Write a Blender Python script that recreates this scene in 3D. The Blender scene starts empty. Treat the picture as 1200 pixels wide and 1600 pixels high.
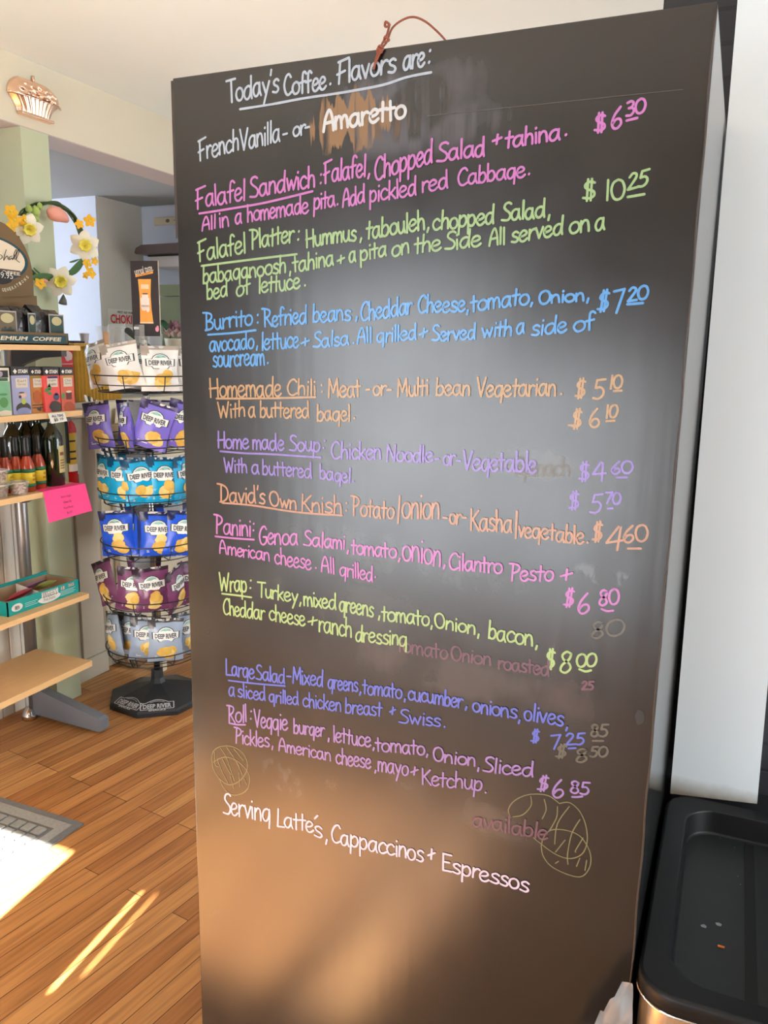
import bpy, bmesh, math, random
from mathutils import Vector, Matrix, noise as mnoise
random.seed(7)
PI = math.pi
S = bpy.context.scene
COL = S.collection

# ------------------------------------------------------------------ camera
EYE = Vector((0, 0, 1.52)); FPX = 1263.578
PITCH, ROLL, YAW = .195604, -.0171517, .40641
_f = Vector((-math.sin(YAW)*math.cos(PITCH), math.cos(YAW)*math.cos(PITCH), -math.sin(PITCH)))
_r = Vector((math.cos(YAW), math.sin(YAW), 0)); _d = _f.cross(_r)
CR = math.cos(ROLL)*_r + math.sin(ROLL)*_d
CD = -math.sin(ROLL)*_r + math.cos(ROLL)*_d
cam = bpy.data.cameras.new('camera'); camo = bpy.data.objects.new('camera', cam); COL.objects.link(camo)
m = Matrix.Identity(4)
for i in range(3):
    m[i][0] = CR[i]; m[i][1] = -CD[i]; m[i][2] = -_f[i]; m[i][3] = EYE[i]
camo.matrix_world = m
cam.sensor_fit = 'VERTICAL'; cam.sensor_height = 36; cam.sensor_width = 27
cam.lens = 36*FPX/1600; cam.clip_start = .02
S.camera = camo

# ------------------------------------------------------------------ light
S.view_settings.view_transform = 'Standard'; S.view_settings.look = 'None'
S.view_settings.gamma = 1; S.view_settings.use_curve_mapping = False
S.view_settings.exposure = 0.8
W = bpy.data.worlds.new('sky'); S.world = W; W.use_nodes = True
bg = W.node_tree.nodes['Background']; bg.inputs[0].default_value = (.78, .88, 1, 1); bg.inputs[1].default_value = 1.2
SUNT = .5                                              # tangent of the sun's height along its azimuth
AZ = math.radians(6.5)
sd = Vector((-math.sin(AZ), math.cos(AZ), -SUNT)).normalized()
sun = bpy.data.lights.new('sun', 'SUN'); sun.energy = 105; sun.angle = math.radians(.3); sun.color = (1, .95, .87)
suno = bpy.data.objects.new('sun', sun); COL.objects.link(suno); suno.location = (.5, -5, 4)
suno.rotation_euler = sd.to_track_quat('-Z', 'Y').to_euler()
def area(name, loc, direction, sx, sy, power, color):
    l = bpy.data.lights.new(name, 'AREA'); l.shape = 'RECTANGLE'; l.size = sx; l.size_y = sy; l.energy = power; l.color = color
    o = bpy.data.objects.new(name, l); COL.objects.link(o); o.location = loc
    o.rotation_euler = Vector(direction).to_track_quat('-Z', 'Z').to_euler(); return o
area('added_fill_right', (2.62, .5, 1.35), (-1, 0, 0), 2.2, 1.9, 78, (.93, .97, 1))  # added fill from the right, lights the room without glare on the board
area('daylight_shop_window', (-1.9, -2.3, 1.05), (0, 1, 0), 1.2, 1.8, 42, (.86, .93, 1))
area('daylight_shop_door', (-.77, -2.3, .8), (0, 1, 0), .85, 1.4, 20, (.86, .93, 1))
area('added_fill_side', (2.62, 3.7, 1.35), (-1, -.1, 0), 2.4, 1.9, 44, (.95, .97, 1))  # added fill to brighten the shelves and half wall behind the board
area('daylight_kitchen_window', (-6.6, 2.6, 1.5), (1, .15, 0), 1.6, 1.4, 100, (.8, .9, 1))

# ------------------------------------------------------------------ helpers
def ray(px, py): return CR*((px-600)/FPX) + CD*((py-800)/FPX) + _f
def onX(px, py, X): d = ray(px, py); return EYE + d*(X/d.x)
def onY(px, py, Y): d = ray(px, py); return EYE + d*(Y/d.y)
def onZ(px, py, Z): d = ray(px, py); return EYE + d*((Z-EYE.z)/d.z)

MATS = {}
def mat(name, c, rough=.6, metal=0, spec=.5, var=.06, scale=14, bump=0, stretch=None, trans=0, coat=0, ior=1.45, alpha=1):
    if name in MATS: return MATS[name]
    M = bpy.data.materials.new(name); M.use_nodes = True
    nt = M.node_tree; b = nt.nodes['Principled BSDF']
    tc = nt.nodes.new('ShaderNodeTexCoord'); mp = nt.nodes.new('ShaderNodeMapping')
    if stretch: mp.inputs['Scale'].default_value = stretch
    nz = nt.nodes.new('ShaderNodeTexNoise'); nz.inputs['Scale'].default_value = scale; nz.inputs['Detail'].default_value = 4
    nt.links.new(tc.outputs['Object'], mp.inputs[0]); nt.links.new(mp.outputs[0], nz.inputs[0])
    mx = nt.nodes.new('ShaderNodeMix'); mx.data_type = 'RGBA'
    mx.inputs[6].default_value = (*[max(0, x*(1-var)) for x in c], 1); mx.inputs[7].default_value = (*[min(1, x*(1+var)) for x in c], 1)
    nt.links.new(nz.outputs[0], mx.inputs[0]); nt.links.new(mx.outputs[2], b.inputs['Base Color'])
    b.inputs['Roughness'].default_value = rough; b.inputs['Metallic'].default_value = metal
    b.inputs['Specular IOR Level'].default_value = spec; b.inputs['IOR'].default_value = ior
    b.inputs['Transmission Weight'].default_value = trans; b.inputs['Coat Weight'].default_value = coat
    b.inputs['Alpha'].default_value = alpha
    if bump:
        bp = nt.nodes.new('ShaderNodeBump'); bp.inputs['Strength'].default_value = bump; bp.inputs['Distance'].default_value = .01
        nt.links.new(nz.outputs[0], bp.inputs['Height']); nt.links.new(bp.outputs[0], b.inputs['Normal'])
    MATS[name] = M; return M

class MB:
    def __init__(s): s.v = []; s.f = []; s.mi = []; s.sm = []
    def add(s, vs, fs, mi=0, smooth=False):
        o = len(s.v); s.v += [Vector(v) for v in vs]
        for f in fs: s.f.append([i+o for i in f]); s.mi.append(mi); s.sm.append(smooth)
        return s
    def box(s, a, b, mi=0, bev=0):
        x0, y0, z0 = a; x1, y1, z1 = b
        if not bev:
            vs = [(x, y, z) for z in (z0, z1) for y in (y0, y1) for x in (x0, x1)]
            return s.add(vs, [(0, 2, 3, 1), (4, 5, 7, 6), (0, 1, 5, 4), (2, 6, 7, 3), (0, 4, 6, 2), (1, 3, 7, 5)], mi)
        bm = bmesh.new(); bmesh.ops.create_cube(bm, size=1)
        for v in bm.verts: v.co = Vector(((x0+x1)/2+v.co.x*(x1-x0), (y0+y1)/2+v.co.y*(y1-y0), (z0+z1)/2+v.co.z*(z1-z0)))
        bmesh.ops.bevel(bm, geom=bm.edges[:], offset=bev, segments=2, affect='EDGES', profile=.5)
        bm.verts.index_update(); s.add([v.co.copy() for v in bm.verts], [[v.index for v in f.verts] for f in bm.faces], mi); bm.free(); return s
    def prism(s, poly, n, mi=0):                       # planar polygon (3-D points) pushed along n
        k = len(poly); n = Vector(n); vs = [Vector(p) for p in poly]; vs += [p+n for p in vs]
        return s.add(vs, [list(range(k))[::-1], list(range(k, 2*k))]+[(i, (i+1) % k, k+(i+1) % k, k+i) for i in range(k)], mi)
    def tube(s, pts, r, seg=8, closed=False, mi=0, caps=True):
        pts = [Vector(p) for p in pts]; n = len(pts); rs = r if isinstance(r, (list, tuple)) else [r]*n
        vs = []; up = None
        for i, p in enumerate(pts):
            a = pts[(i-1) % n] if (closed or i) else p; b = pts[(i+1) % n] if (closed or i < n-1) else p
            t = (b-a).normalized() if (b-a).length > 1e-9 else Vector((0, 0, 1))
            if up is None:
                up = t.cross(Vector((0, 0, 1)));
                if up.length < 1e-3: up = t.cross(Vector((1, 0, 0)))
            up = (up - t*up.dot(t)).normalized(); q = t.cross(up)
            vs += [p + (up*math.cos(2*PI*k/seg) + q*math.sin(2*PI*k/seg))*rs[i] for k in range(seg)]
        fs = []
        for i in range(n if closed else n-1):
            j = (i+1) % n
            fs += [(i*seg+k, i*seg+(k+1) % seg, j*seg+(k+1) % seg, j*seg+k) for k in range(seg)]
        if not closed and caps: fs += [list(range(seg))[::-1], [(n-1)*seg+k for k in range(seg)]]
        return s.add(vs, fs, mi, True)
    def lathe(s, prof, c=(0, 0, 0), seg=20, mi=0, axis=None):
        vs = []; fs = []
        for r, z in prof:
            vs += [Vector((c[0]+r*math.cos(2*PI*k/seg), c[1]+r*math.sin(2*PI*k/seg), c[2]+z)) for k in range(seg)]
        for i in range(len(prof)-1):
            fs += [(i*seg+k, i*seg+(k+1) % seg, (i+1)*seg+(k+1) % seg, (i+1)*seg+k) for k in range(seg)]
        if prof[0][0] > 1e-4: fs.append(list(range(seg))[::-1])
        if prof[-1][0] > 1e-4: fs.append([(len(prof)-1)*seg+k for k in range(seg)])
        return s.add(vs, fs, mi, True)
    def build(s, name, mats, parent=None, mw=None):
        me = bpy.data.meshes.new(name); me.from_pydata([tuple(v) for v in s.v], [], s.f)
        for M in (mats if isinstance(mats, (list, tuple)) else [mats]): me.materials.append(M)
        me.polygons.foreach_set('material_index', s.mi); me.polygons.foreach_set('use_smooth', s.sm)
        me.validate(); me.update()
        return link(name, me, parent, mw)
def link(name, me, parent=None, mw=None):
    o = bpy.data.objects.new(name, me); COL.objects.link(o)
    if parent: o.parent = parent
    if mw is not None: o.matrix_local = mw
    return o
def tag(o, label, cat, group=None, kind=None):
    if label: o['label'] = label
    if cat: o['category'] = cat
    if group: o['group'] = group
    if kind: o['kind'] = kind
    return o
def struct(o): o['kind'] = 'structure'; return o
def empty(name, loc=(0, 0, 0), rz=0):
    o = bpy.data.objects.new(name, None); COL.objects.link(o); o.location = loc; o.rotation_euler = (0, 0, rz); o.empty_display_size = .05
    return o
def copy_tree(o, parent=None):
    c = o.copy(); COL.objects.link(c)
    if parent: c.parent = parent
    for ch in [x for x in o.children]: copy_tree(ch, c)
    return c
def frame(o, ux, uz):                                    # local x along ux, local z along uz, origin o
    ux = Vector(ux).normalized(); uz = Vector(uz); uz = (uz-ux*uz.dot(ux)).normalized(); uy = uz.cross(ux)
    M = Matrix.Identity(4)
    for i in range(3): M[i][0] = ux[i]; M[i][1] = uy[i]; M[i][2] = uz[i]; M[i][3] = o[i]
    return M
_tc = {}
def text_geo(s, bold=0, shear=0):
    k = (s, bold, shear)
    if k in _tc: return _tc[k]
    c = bpy.data.curves.new('t', 'FONT'); c.body = s; c.offset = bold; c.shear = shear; c.resolution_u = 2; c.align_x = 'CENTER'
    o = bpy.data.objects.new('t', c); COL.objects.link(o)
    dg = bpy.context.evaluated_depsgraph_get(); dg.update()
    me = bpy.data.meshes.new_from_object(o.evaluated_get(dg))
    vs = [v.co.copy() for v in me.vertices]; fs = [list(p.vertices) for p in me.polygons]
    bpy.data.objects.remove(o); bpy.data.curves.remove(c); bpy.data.meshes.remove(me)
    x0 = min(v.x for v in vs); x1 = max(v.x for v in vs); y0 = min(v.y for v in vs); y1 = max(v.y for v in vs)
    vs = [((v.x-(x0+x1)/2)/(x1-x0), (v.y-(y0+y1)/2)/(y1-y0)) for v in vs]
    _tc[k] = (vs, fs); return _tc[k]
def put_text(mb, s, fn, w, h, cx=0, cz=0, bold=.02, mi=0, rot=0, shear=0):   # fn maps face coordinates (x, z) to a 3-D point
    vs, fs = text_geo(s, bold, shear); c, sn = math.cos(rot), math.sin(rot)
    out = []
    for x, y in vs:
        x *= w; y *= h; out.append(fn(cx+x*c-y*sn, cz+x*sn+y*c))
    mb.add(out, fs, mi)
def plate(o, ux, uz, n, off=.0006):                        # a flat face: returns the mapping used for print on it
    o = Vector(o); ux = Vector(ux); uz = Vector(uz); n = Vector(n)
    return lambda x, z: o+ux*x+uz*z+n*off
def quad(mb, fn, x0, z0, x1, z1, mi=0): mb.add([fn(x0, z0), fn(x1, z0), fn(x1, z1), fn(x0, z1)], [(0, 1, 2, 3)], mi)
def blob(mb, fn, cx, cz, rx, rz, mi=0, k=20, wob=0, seed=0, rings=1):
    vs = [fn(cx, cz)]; fs = []
    for r in range(1, rings+1):
        for i in range(k):
            a = 2*PI*i/k; w = 1+wob*mnoise.noise(Vector((math.cos(a)*1.7, math.sin(a)*1.7, seed*3.1)))
            vs.append(fn(cx+rx*w*math.cos(a)*r/rings, cz+rz*w*math.sin(a)*r/rings))
    for i in range(k):
        fs.append((0, 1+i, 1+(i+1) % k))
        for r in range(rings-1):
            a = 1+r*k; b = a+k; fs.append((a+i, b+i, b+(i+1) % k, a+(i+1) % k))
    mb.add(vs, fs, mi)

# ------------------------------------------------------------------ colours
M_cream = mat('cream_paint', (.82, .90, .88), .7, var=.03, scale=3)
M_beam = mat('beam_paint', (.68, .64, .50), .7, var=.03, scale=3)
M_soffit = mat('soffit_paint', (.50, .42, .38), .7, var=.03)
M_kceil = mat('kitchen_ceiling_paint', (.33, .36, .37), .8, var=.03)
M_blue = mat('pale_blue_paint', (.66, .74, .90), .7, var=.02)
M_taupe = mat('taupe_paint', (.50, .47, .40), .8, var=.04)
M_green = mat('pale_green_paint', (.50, .55, .37), .6, var=.04, scale=4)
M_trim = mat('putty_paint', (.50, .46, .37), .6, var=.05, scale=5)
M_panel = mat('ivory_panel_paint', (.68, .62, .47), .5, var=.05, scale=3)
M_white = mat('white_gloss_paint', (.82, .82, .80), .4, var=.02, scale=3)
M_black = mat('black_plastic', (.012, .012, .013), .4, var=.15)
M_blackm = mat('black_wire_coating', (.012, .012, .012), .35)
M_steel = mat('brushed_steel', (.62, .58, .53), .28, 1, stretch=(60, 60, 1), scale=8, var=.1)
M_chrome = mat('chrome', (.8, .8, .8), .12, 1, var=.02)
M_grey = mat('grey_painted_metal', (.20, .22, .26), .4, .3, var=.06)
M_pole = mat('grey_steel_tube', (.30, .29, .28), .35, .7, var=.1, stretch=(1, 1, .1), scale=30)
M_beech = mat('beech_laminate', (.70, .46, .22), .45, var=.08, stretch=(12, 1, 12), scale=6)
M_card = mat('brown_cardboard', (.17, .105, .045), .7, var=.06)
M_cardl = mat('plain_cardboard', (.42, .30, .19), .8, var=.08)
M_paper = mat('white_paper', (.78, .77, .72), .7, var=.02)
M_ink = mat('black_ink', (.02, .02, .02), .6)
M_pink = mat('hot_pink_paper', (.95, .055, .26), .6, var=.03)

# ------------------------------------------------------------------ setting
def floor_material():
    M = bpy.data.materials.new('oak_strip_floor'); M.use_nodes = True; nt = M.node_tree; N = nt.nodes.new; L = nt.links.new
    b = nt.nodes['Principled BSDF']; tc = N('ShaderNodeTexCoord'); mp = N('ShaderNodeMapping')
    mp.inputs['Rotation'].default_value = (0, 0, math.radians(-(90-8)))
    L(tc.outputs['Object'], mp.inputs[0])
    br = N('ShaderNodeTexBrick'); br.inputs['Scale'].default_value = 1
    br.inputs['Brick Width'].default_value = .85; br.inputs['Row Height'].default_value = .06
    br.inputs['Mortar Size'].default_value = .0013; br.inputs['Mortar Smooth'].default_value = .3; br.inputs['Bias'].default_value = 0; br.offset = .37; br.offset_frequency = 3
    br.inputs['Color1'].default_value = (0, 0, 0, 1); br.inputs['Color2'].default_value = (1, 1, 1, 1); br.inputs['Mortar'].default_value = (.5, .5, .5, 1)
    L(mp.outputs[0], br.inputs[0])
    rp = N('ShaderNodeValToRGB'); e = rp.color_ramp.elements
    e[0].position = 0; e[0].color = (.38, .155, .046, 1); e[1].position = 1; e[1].color = (.60, .31, .108, 1)
    x = e.new(.3); x.color = (.44, .195, .062, 1); x = e.new(.65); x.color = (.53, .25, .083, 1)
    L(br.outputs['Color'], rp.inputs[0])
    m2 = N('ShaderNodeMapping'); m2.inputs['Scale'].default_value = (2.2, 46, 1); L(mp.outputs[0], m2.inputs[0])
    gz = N('ShaderNodeTexNoise'); gz.inputs['Scale'].default_value = 1.6; gz.inputs['Detail'].default_value = 6; gz.inputs['Distortion'].default_value = .6
    L(m2.outputs[0], gz.inputs[0])
    gr = N('ShaderNodeValToRGB'); gr.color_ramp.elements[0].position = .32; gr.color_ramp.elements[0].color = (.42, .34, .30, 1); gr.color_ramp.elements[1].position = .58; gr.color_ramp.elements[1].color = (1, 1, 1, 1)
    L(gz.outputs[0], gr.inputs[0])
    mu = N('ShaderNodeMix'); mu.data_type = 'RGBA'; mu.blend_type = 'MULTIPLY'; mu.inputs[0].default_value = .55
    L(rp.outputs[0], mu.inputs[6]); L(gr.outputs[0], mu.inputs[7])
    mm = N('ShaderNodeMix'); mm.data_type = 'RGBA'; mm.inputs[7].default_value = (.05, .018, .006, 1)
    L(br.outputs['Fac'], mm.inputs[0]); L(mu.outputs[2], mm.inputs[6]); L(mm.outputs[2], b.inputs['Base Color'])
    b.inputs['Roughness'].default_value = .42; b.inputs['Specular IOR Level'].default_value = .4
    return M
struct(MB().box((-7, -2.4, -.06), (2.7, 6.2, 0)).build('floor', floor_material()))
ZC, ZB = 2.57, 2.325
struct(MB().box((-2.73, -2.4, ZC), (2.7, 6.2, ZC+.08)).build('ceiling', M_cream))
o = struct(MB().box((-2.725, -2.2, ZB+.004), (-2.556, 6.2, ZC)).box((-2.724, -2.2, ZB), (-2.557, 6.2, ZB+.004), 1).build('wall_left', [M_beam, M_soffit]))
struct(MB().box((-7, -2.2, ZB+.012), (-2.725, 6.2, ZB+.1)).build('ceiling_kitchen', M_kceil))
struct(MB().box((-7, 3.68, 0), (-3.35, 6.2, ZB+.012)).build('wall_kitchen', M_blue))
struct(MB().box((-3.35, 3.684, 0), (-3.34, 4.05, ZB+.012)).build('wall_recess', M_taupe))
struct(MB().box((-3.35, 4.05, 0), (-1.0, 4.15, ZB+.012)).build('wall_rear', M_blue))
struct(MB().box((-7.1, -2.4, 0), (-7, 6.2, ZC)).build('wall_far', M_blue))
struct(MB().box((-2.73, 6.2, 0), (2.7, 6.3, ZC)).build('wall_back', M_cream))
# unseen street wall; window, slit and door openings shaped to land the sun patches
def street_wall():
    mb = MB(); Y0, Y1 = -2.28, -2.2
    cols = [(-2.52, -1.288, .12, 1.985), (-.994, -.979, 1.73, 1.955), (-.949, -.938, 1.765, 1.965), (-1.2, -.565, .1, 1.52), (-.50, -.33, .1, 1.52)]
    x = -7.0
    xs = sorted({-7.0, 2.7, *[q for c in cols for q in c[:2]]})
    for a, b in zip(xs, xs[1:]):
        z = 0
        for z0, z1 in sorted((c[2], c[3]) for c in cols if c[0] <= a and c[1] >= b): mb.box((a, Y0, z), (b, Y1, z0)); z = z1
        mb.box((a, Y0, z), (b, Y1, ZC))
    return mb
struct(street_wall().build('wall_street', mat('dark_wood_panel', (.11, .075, .05), .6)))
struct(MB().box((-3.2, -2.95, 0), (.6, -2.85, 1.36)).build('wall_sun_blocker', mat('sun_blocker_grey', (.45, .45, .45), .8)))  # unseen wall added outside to block low sun and shorten the floor patches
w = struct(MB().box((-1.93, -2.27, .12), (-1.89, -2.23, 1.985)).box((-2.52, -2.27, 1.4), (-1.288, -2.23, 1.44)).build('window_1', M_white))
mb = MB().box((2.6, -2.2, 0), (2.7, -.6, ZC)).box((2.6, 1.6, 0), (2.7, 2.5, ZC)).box((2.6, 4.9, 0), (2.7, 6.2, ZC)).box((2.6, 2.5, 0), (2.7, 4.9, .4)).box((2.6, 2.5, 2.3), (2.7, 4.9, ZC)).box((2.6, -.6, 0), (2.7, 1.6, .4)).box((2.6, -.6, 2.3), (2.7, 1.6, ZC))
struct(mb.build('wall_right', M_cream))
mb = MB().box((2.62, -.6, .4), (2.68, -.55, 2.3)).box((2.62, 1.55, .4), (2.68, 1.6, 2.3)).box((2.62, .48, .4), (2.68, .52, 2.3)).box((2.6, -.6, .37), (2.7, 1.6, .4))
struct(mb.build('added_window_2', M_white))  # unseen window frame, added around the right fill
mb = MB().box((2.62, 2.5, .4), (2.68, 2.55, 2.3)).box((2.62, 4.85, .4), (2.68, 4.9, 2.3)).box((2.62, 3.68, .4), (2.68, 3.72, 2.3)).box((2.6, 2.5, .37), (2.7, 4.9, .4))
struct(mb.build('added_window_3', M_white))  # unseen window frame, added around the side fill

# dark brick wall and white post to the right of the board
def brick_material():
    M = bpy.data.materials.new('black_brick'); M.use_nodes = True; nt = M.node_tree; N = nt.nodes.new; L = nt.links.new
    b = nt.nodes['Principled BSDF']; tc = N('ShaderNodeTexCoord'); mp = N('ShaderNodeMapping'); mp.inputs['Rotation'].default_value = (PI/2, 0, 0)
    L(tc.outputs['Object'], mp.inputs[0]); br = N('ShaderNodeTexBrick'); L(mp.outputs[0], br.inputs[0]); br.inputs['Scale'].default_value = 1
    br.inputs['Brick Width'].default_value = .2; br.inputs['Row Height'].default_value = .06; br.inputs['Mortar Size'].default_value = .004
    br.inputs['Color1'].default_value = (.018, .018, .022, 1); br.inputs['Color2'].default_value = (.028, .026, .03, 1); br.inputs['Mortar'].default_value = (.012, .012, .013, 1)
    L(br.outputs['Color'], b.inputs['Base Color']); b.inputs['Roughness'].default_value = .5
    bp = N('ShaderNodeBump'); bp.inputs['Strength'].default_value = .5; bp.inputs['Distance'].default_value = .004; bp.invert = True
    L(br.outputs['Fac'], bp.inputs['Height']); L(bp.outputs[0], b.inputs['Normal']); return M
struct(MB().box((-.20, 1.78, 0), (2.6, 1.86, ZC)).build('wall_brick', brick_material()))
def post_material():
    M = mat('white_post_paint', (.62, .66, .68), .45, var=.015, scale=2); nt = M.node_tree; N = nt.nodes.new; L = nt.links.new
    b = nt.nodes['Principled BSDF']; src = b.inputs['Base Color'].links[0].from_socket
    tc = N('ShaderNodeTexCoord'); sp = N('ShaderNodeSeparateXYZ'); L(tc.outputs['Object'], sp.inputs[0])
    nz = N('ShaderNodeTexNoise'); nz.inputs['Scale'].default_value = 30; L(tc.outputs['Object'], nz.inputs[0])
    ad = N('ShaderNodeMath'); ad.operation = 'MULTIPLY_ADD'; ad.inputs[1].default_value = .02; L(nz.outputs[0], ad.inputs[0]); L(sp.outputs['Z'], ad.inputs[2])
    mr = N('ShaderNodeMapRange'); mr.inputs[1].default_value = .664; mr.inputs[2].default_value = .70; mr.inputs[3].default_value = .8; mr.inputs[4].default_value = 0; L(ad.outputs[0], mr.inputs[0])
    mx = N('ShaderNodeMix'); mx.data_type = 'RGBA'; mx.inputs[7].default_value = (.16, .10, .04, 1); L(mr.outputs[0], mx.inputs[0]); L(src, mx.inputs[6])
    vo = N('ShaderNodeTexVoronoi'); vo.inputs['Scale'].default_value = 16; L(tc.outputs['Object'], vo.inputs[0])   # a few dark specks
    lt = N('ShaderNodeMath'); lt.operation = 'LESS_THAN'; lt.inputs[1].default_value = .025; L(vo.outputs['Distance'], lt.inputs[0])
    zz = N('ShaderNodeMath'); zz.operation = 'LESS_THAN'; zz.inputs[1].default_value = 1.0; L(sp.outputs['Z'], zz.inputs[0])
    mm = N('ShaderNodeMath'); mm.operation = 'MULTIPLY'; L(lt.outputs[0], mm.inputs[0]); L(zz.outputs[0], mm.inputs[1])
    m3 = N('ShaderNodeMix'); m3.data_type = 'RGBA'; m3.inputs[7].default_value = (.06, .05, .04, 1); L(mm.outputs[0], m3.inputs[0]); L(mx.outputs[2], m3.inputs[6])
    L(m3.outputs[2], b.inputs['Base Color']); return M
PY = 1.62
a0 = onY(1151.5, 0, PY); a1 = onY(1139.5, 155, PY); a2 = onY(1047, 1240, PY); b2 = onY(1183, 1256, PY); b1 = onY(1200.5, 1060, PY)
xr = b1.x
pl = [(a2.x, PY, a2.z), (b2.x, PY, b2.z), (xr, PY, b1.z), (xr+.012, PY, ZC), (-.066, PY, ZC), (a1.x, PY, a1.z)]
struct(MB().prism(pl, (0, .158, 0)).build('trim_1', post_material()))
struct(MB().box((-.05, PY+.004, 0), (2.5, 1.78, .60)).build('trim_2', M_black))

# pillar under the beam, half wall with cap, beadboard, ivory panel
struct(MB().box((-2.74, 2.432, 0), (-2.556, 2.568, ZB)).build('trim_3', M_green))
mb = MB()
for i in range(26):
    y = .9+i*.0588; mb.box((-2.70, y, 0), (-2.672, y+.0558, 1.25), 0, .004)
mb.box((-2.72, .85, 0), (-2.69, 2.43, 1.25))
struct(mb.build('wall_beadboard', mat('beadboard_paint', (.66, .63, .57), .5, var=.04)))
mb = MB().box((-2.72, 2.568, 0), (-2.672, 2.745, 1.21)).box((-2.70, 2.70, 0), (-2.658, 2.84, 1.21), 0, .004)
mb.box((-2.74, 2.568, 1.21), (-2.648, 2.86, 1.232), 0, .004).box((-2.74, 2.568, 1.232), (-2.636, 2.86, 1.252), 0, .004).box((-2.75, 2.568, 1.252), (-2.625, 2.87, 1.28), 0, .005)
struct(mb.build('wall_half', M_trim))
struct(MB().box((-2.672, 2.568, 0), (-2.642, 2.842, .1), 0, .004).build('baseboard_left', M_trim))
struct(MB().box((-2.72, 2.87, 0), (-2.665, 3.55, 1.282), 0, .012).build('trim_4', M_panel))

# ------------------------------------------------------------------ chalkboard cabinet
BY = 1.1; BX0, BX1, BZ = -.838, -.0635, 1.925
def board_material():
    M = bpy.data.materials.new('chalkboard_paint'); M.use_nodes = True; nt = M.node_tree; N = nt.nodes.new; L = nt.links.new
    b = nt.nodes['Principled BSDF']; tc = N('ShaderNodeTexCoord'); sp = N('ShaderNodeSeparateXYZ'); L(tc.outputs['Object'], sp.inputs[0])
    def math_(op, a, bb, c=None):
        n = N('ShaderNodeMath'); n.operation = op
        for i, q in enumerate((a, bb, c)):
            if q is None: continue
            if isinstance(q, (int, float)): n.inputs[i].default_value = q
            else: L(q, n.inputs[i])
        return n.outputs[0]
    def nz(scale, st=(1, 1, 1), det=5):
        mp = N('ShaderNodeMapping'); mp.inputs['Scale'].default_value = st; L(tc.outputs['Object'], mp.inputs[0])
        n = N('ShaderNodeTexNoise'); n.inputs['Scale'].default_value = scale; n.inputs['Detail'].default_value = det; L(mp.outputs[0], n.inputs[0]); return n.outputs[0]
    streak = nz(60, (1, 1, .09)); cloud = nz(9); fine = nz(45, (1, 1, .5))
    base = N('ShaderNodeMix'); base.data_type = 'RGBA'; base.inputs[6].default_value = (.008, .007, .006, 1); base.inputs[7].default_value = (.012, .0105, .009, 1); L(cloud, base.inputs[0])
    col = base.outputs[2]
    def smear(px, py, rx, ry, c, k, n, lo, hi, edge=.35, rot=0, rag=.5):
        nonlocal col
        p = onY(px, py, BY); s = .00104
        cr, sr = math.cos(rot), math.sin(rot)
        dx = math_('SUBTRACT', sp.outputs['X'], p.x); dz = math_('SUBTRACT', sp.outputs['Z'], p.z)
        u = math_('ADD', math_('MULTIPLY', dx, cr/(rx*s)), math_('MULTIPLY', dz, sr/(rx*s)))
        v = math_('ADD', math_('MULTIPLY', dx, -sr/(ry*s)), math_('MULTIPLY', dz, cr/(ry*s)))
        r = math_('SQRT', math_('ADD', math_('MULTIPLY', u, u), math_('MULTIPLY', v, v)), 0)
        r = math_('ADD', r, math_('MULTIPLY', math_('SUBTRACT', streak, .5), rag))
        e = N('ShaderNodeMapRange'); e.inputs[1].default_value = 1; e.inputs[2].default_value = 1-edge; e.interpolation_type = 'SMOOTHSTEP'; L(r, e.inputs[0])
        q = N('ShaderNodeMapRange'); q.inputs[1].default_value = lo; q.inputs[2].default_value = hi; L(n, q.inputs[0])
        f = math_('MULTIPLY', math_('MULTIPLY', e.outputs[0], q.outputs[0]), k)
        mx = N('ShaderNodeMix'); mx.data_type = 'RGBA'; mx.inputs[7].default_value = (*c, 1); L(f, mx.inputs[0]); L(col, mx.inputs[6]); col = mx.outputs[2]
    smear(640, 172, 160, 62, (0.0650, 0.0675, 0.0825), .75, cloud, .35, .6, .5, .14)
    smear(690, 205, 130, 34, (0.0850, 0.0875, 0.1050), .55, streak, .4, .62, .6, .14)
    smear(560, 150, 120, 26, (0.1100, 0.1150, 0.1400), .45, fine, .45, .65, .6, .2)
    smear(655, 168, 60, 42, (0.0150, 0.0120, 0.0100), .9, streak, .44, .52, .3, .6)
    smear(548, 188, 58, 34, (0.1800, 0.1000, 0.0425), .95, streak, .36, .44, .12, .1, 3.2)
    smear(605, 190, 45, 28, (0.0800, 0.0475, 0.0250), .8, streak, .49, .53, .2, .1, 2.5)
    smear(825, 722, 80, 28, (0.0625, 0.0575, 0.0500), .6, cloud, .3, .6, .5, -.05)
    smear(600, 865, 300, 40, (0.0425, 0.0475, 0.0475), .5, fine, .4, .62, .6, -.12)
    smear(560, 950, 260, 60, (0.0450, 0.0475, 0.0440), .55, cloud, .38, .6, .6, -.1)
    smear(700, 1055, 250, 46, (0.0625, 0.0500, 0.0450), .6, cloud, .36, .6, .6, -.1)
    smear(900, 1090, 60, 40, (0.0650, 0.0425, 0.0425), .5, cloud, .36, .6, .6, 0)
    smear(660, 1052, 40, 14, (0.0150, 0.0175, 0.0175), .8, fine, .5, .54, .3, -.1)
    smear(440, 1215, 60, 34, (0.0450, 0.0475, 0.0500), .7, fine, .44, .58, .6, -.5)
    smear(520, 1228, 22, 14, (0.0550, 0.0500, 0.0500), .6, fine, .44, .58, .6, 0)
    smear(720, 1262, 150, 36, (0.0600, 0.0500, 0.0475), .6, cloud, .38, .58, .6, -.2)
    smear(900, 1040, 110, 200, (0.0425, 0.0375, 0.0350), .35, streak, .4, .65, .7, 0)
    smear(940, 900, 60, 16, (0.0800, 0.0900, 0.1000), .6, fine, .5, .58, .5, -.1)
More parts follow.
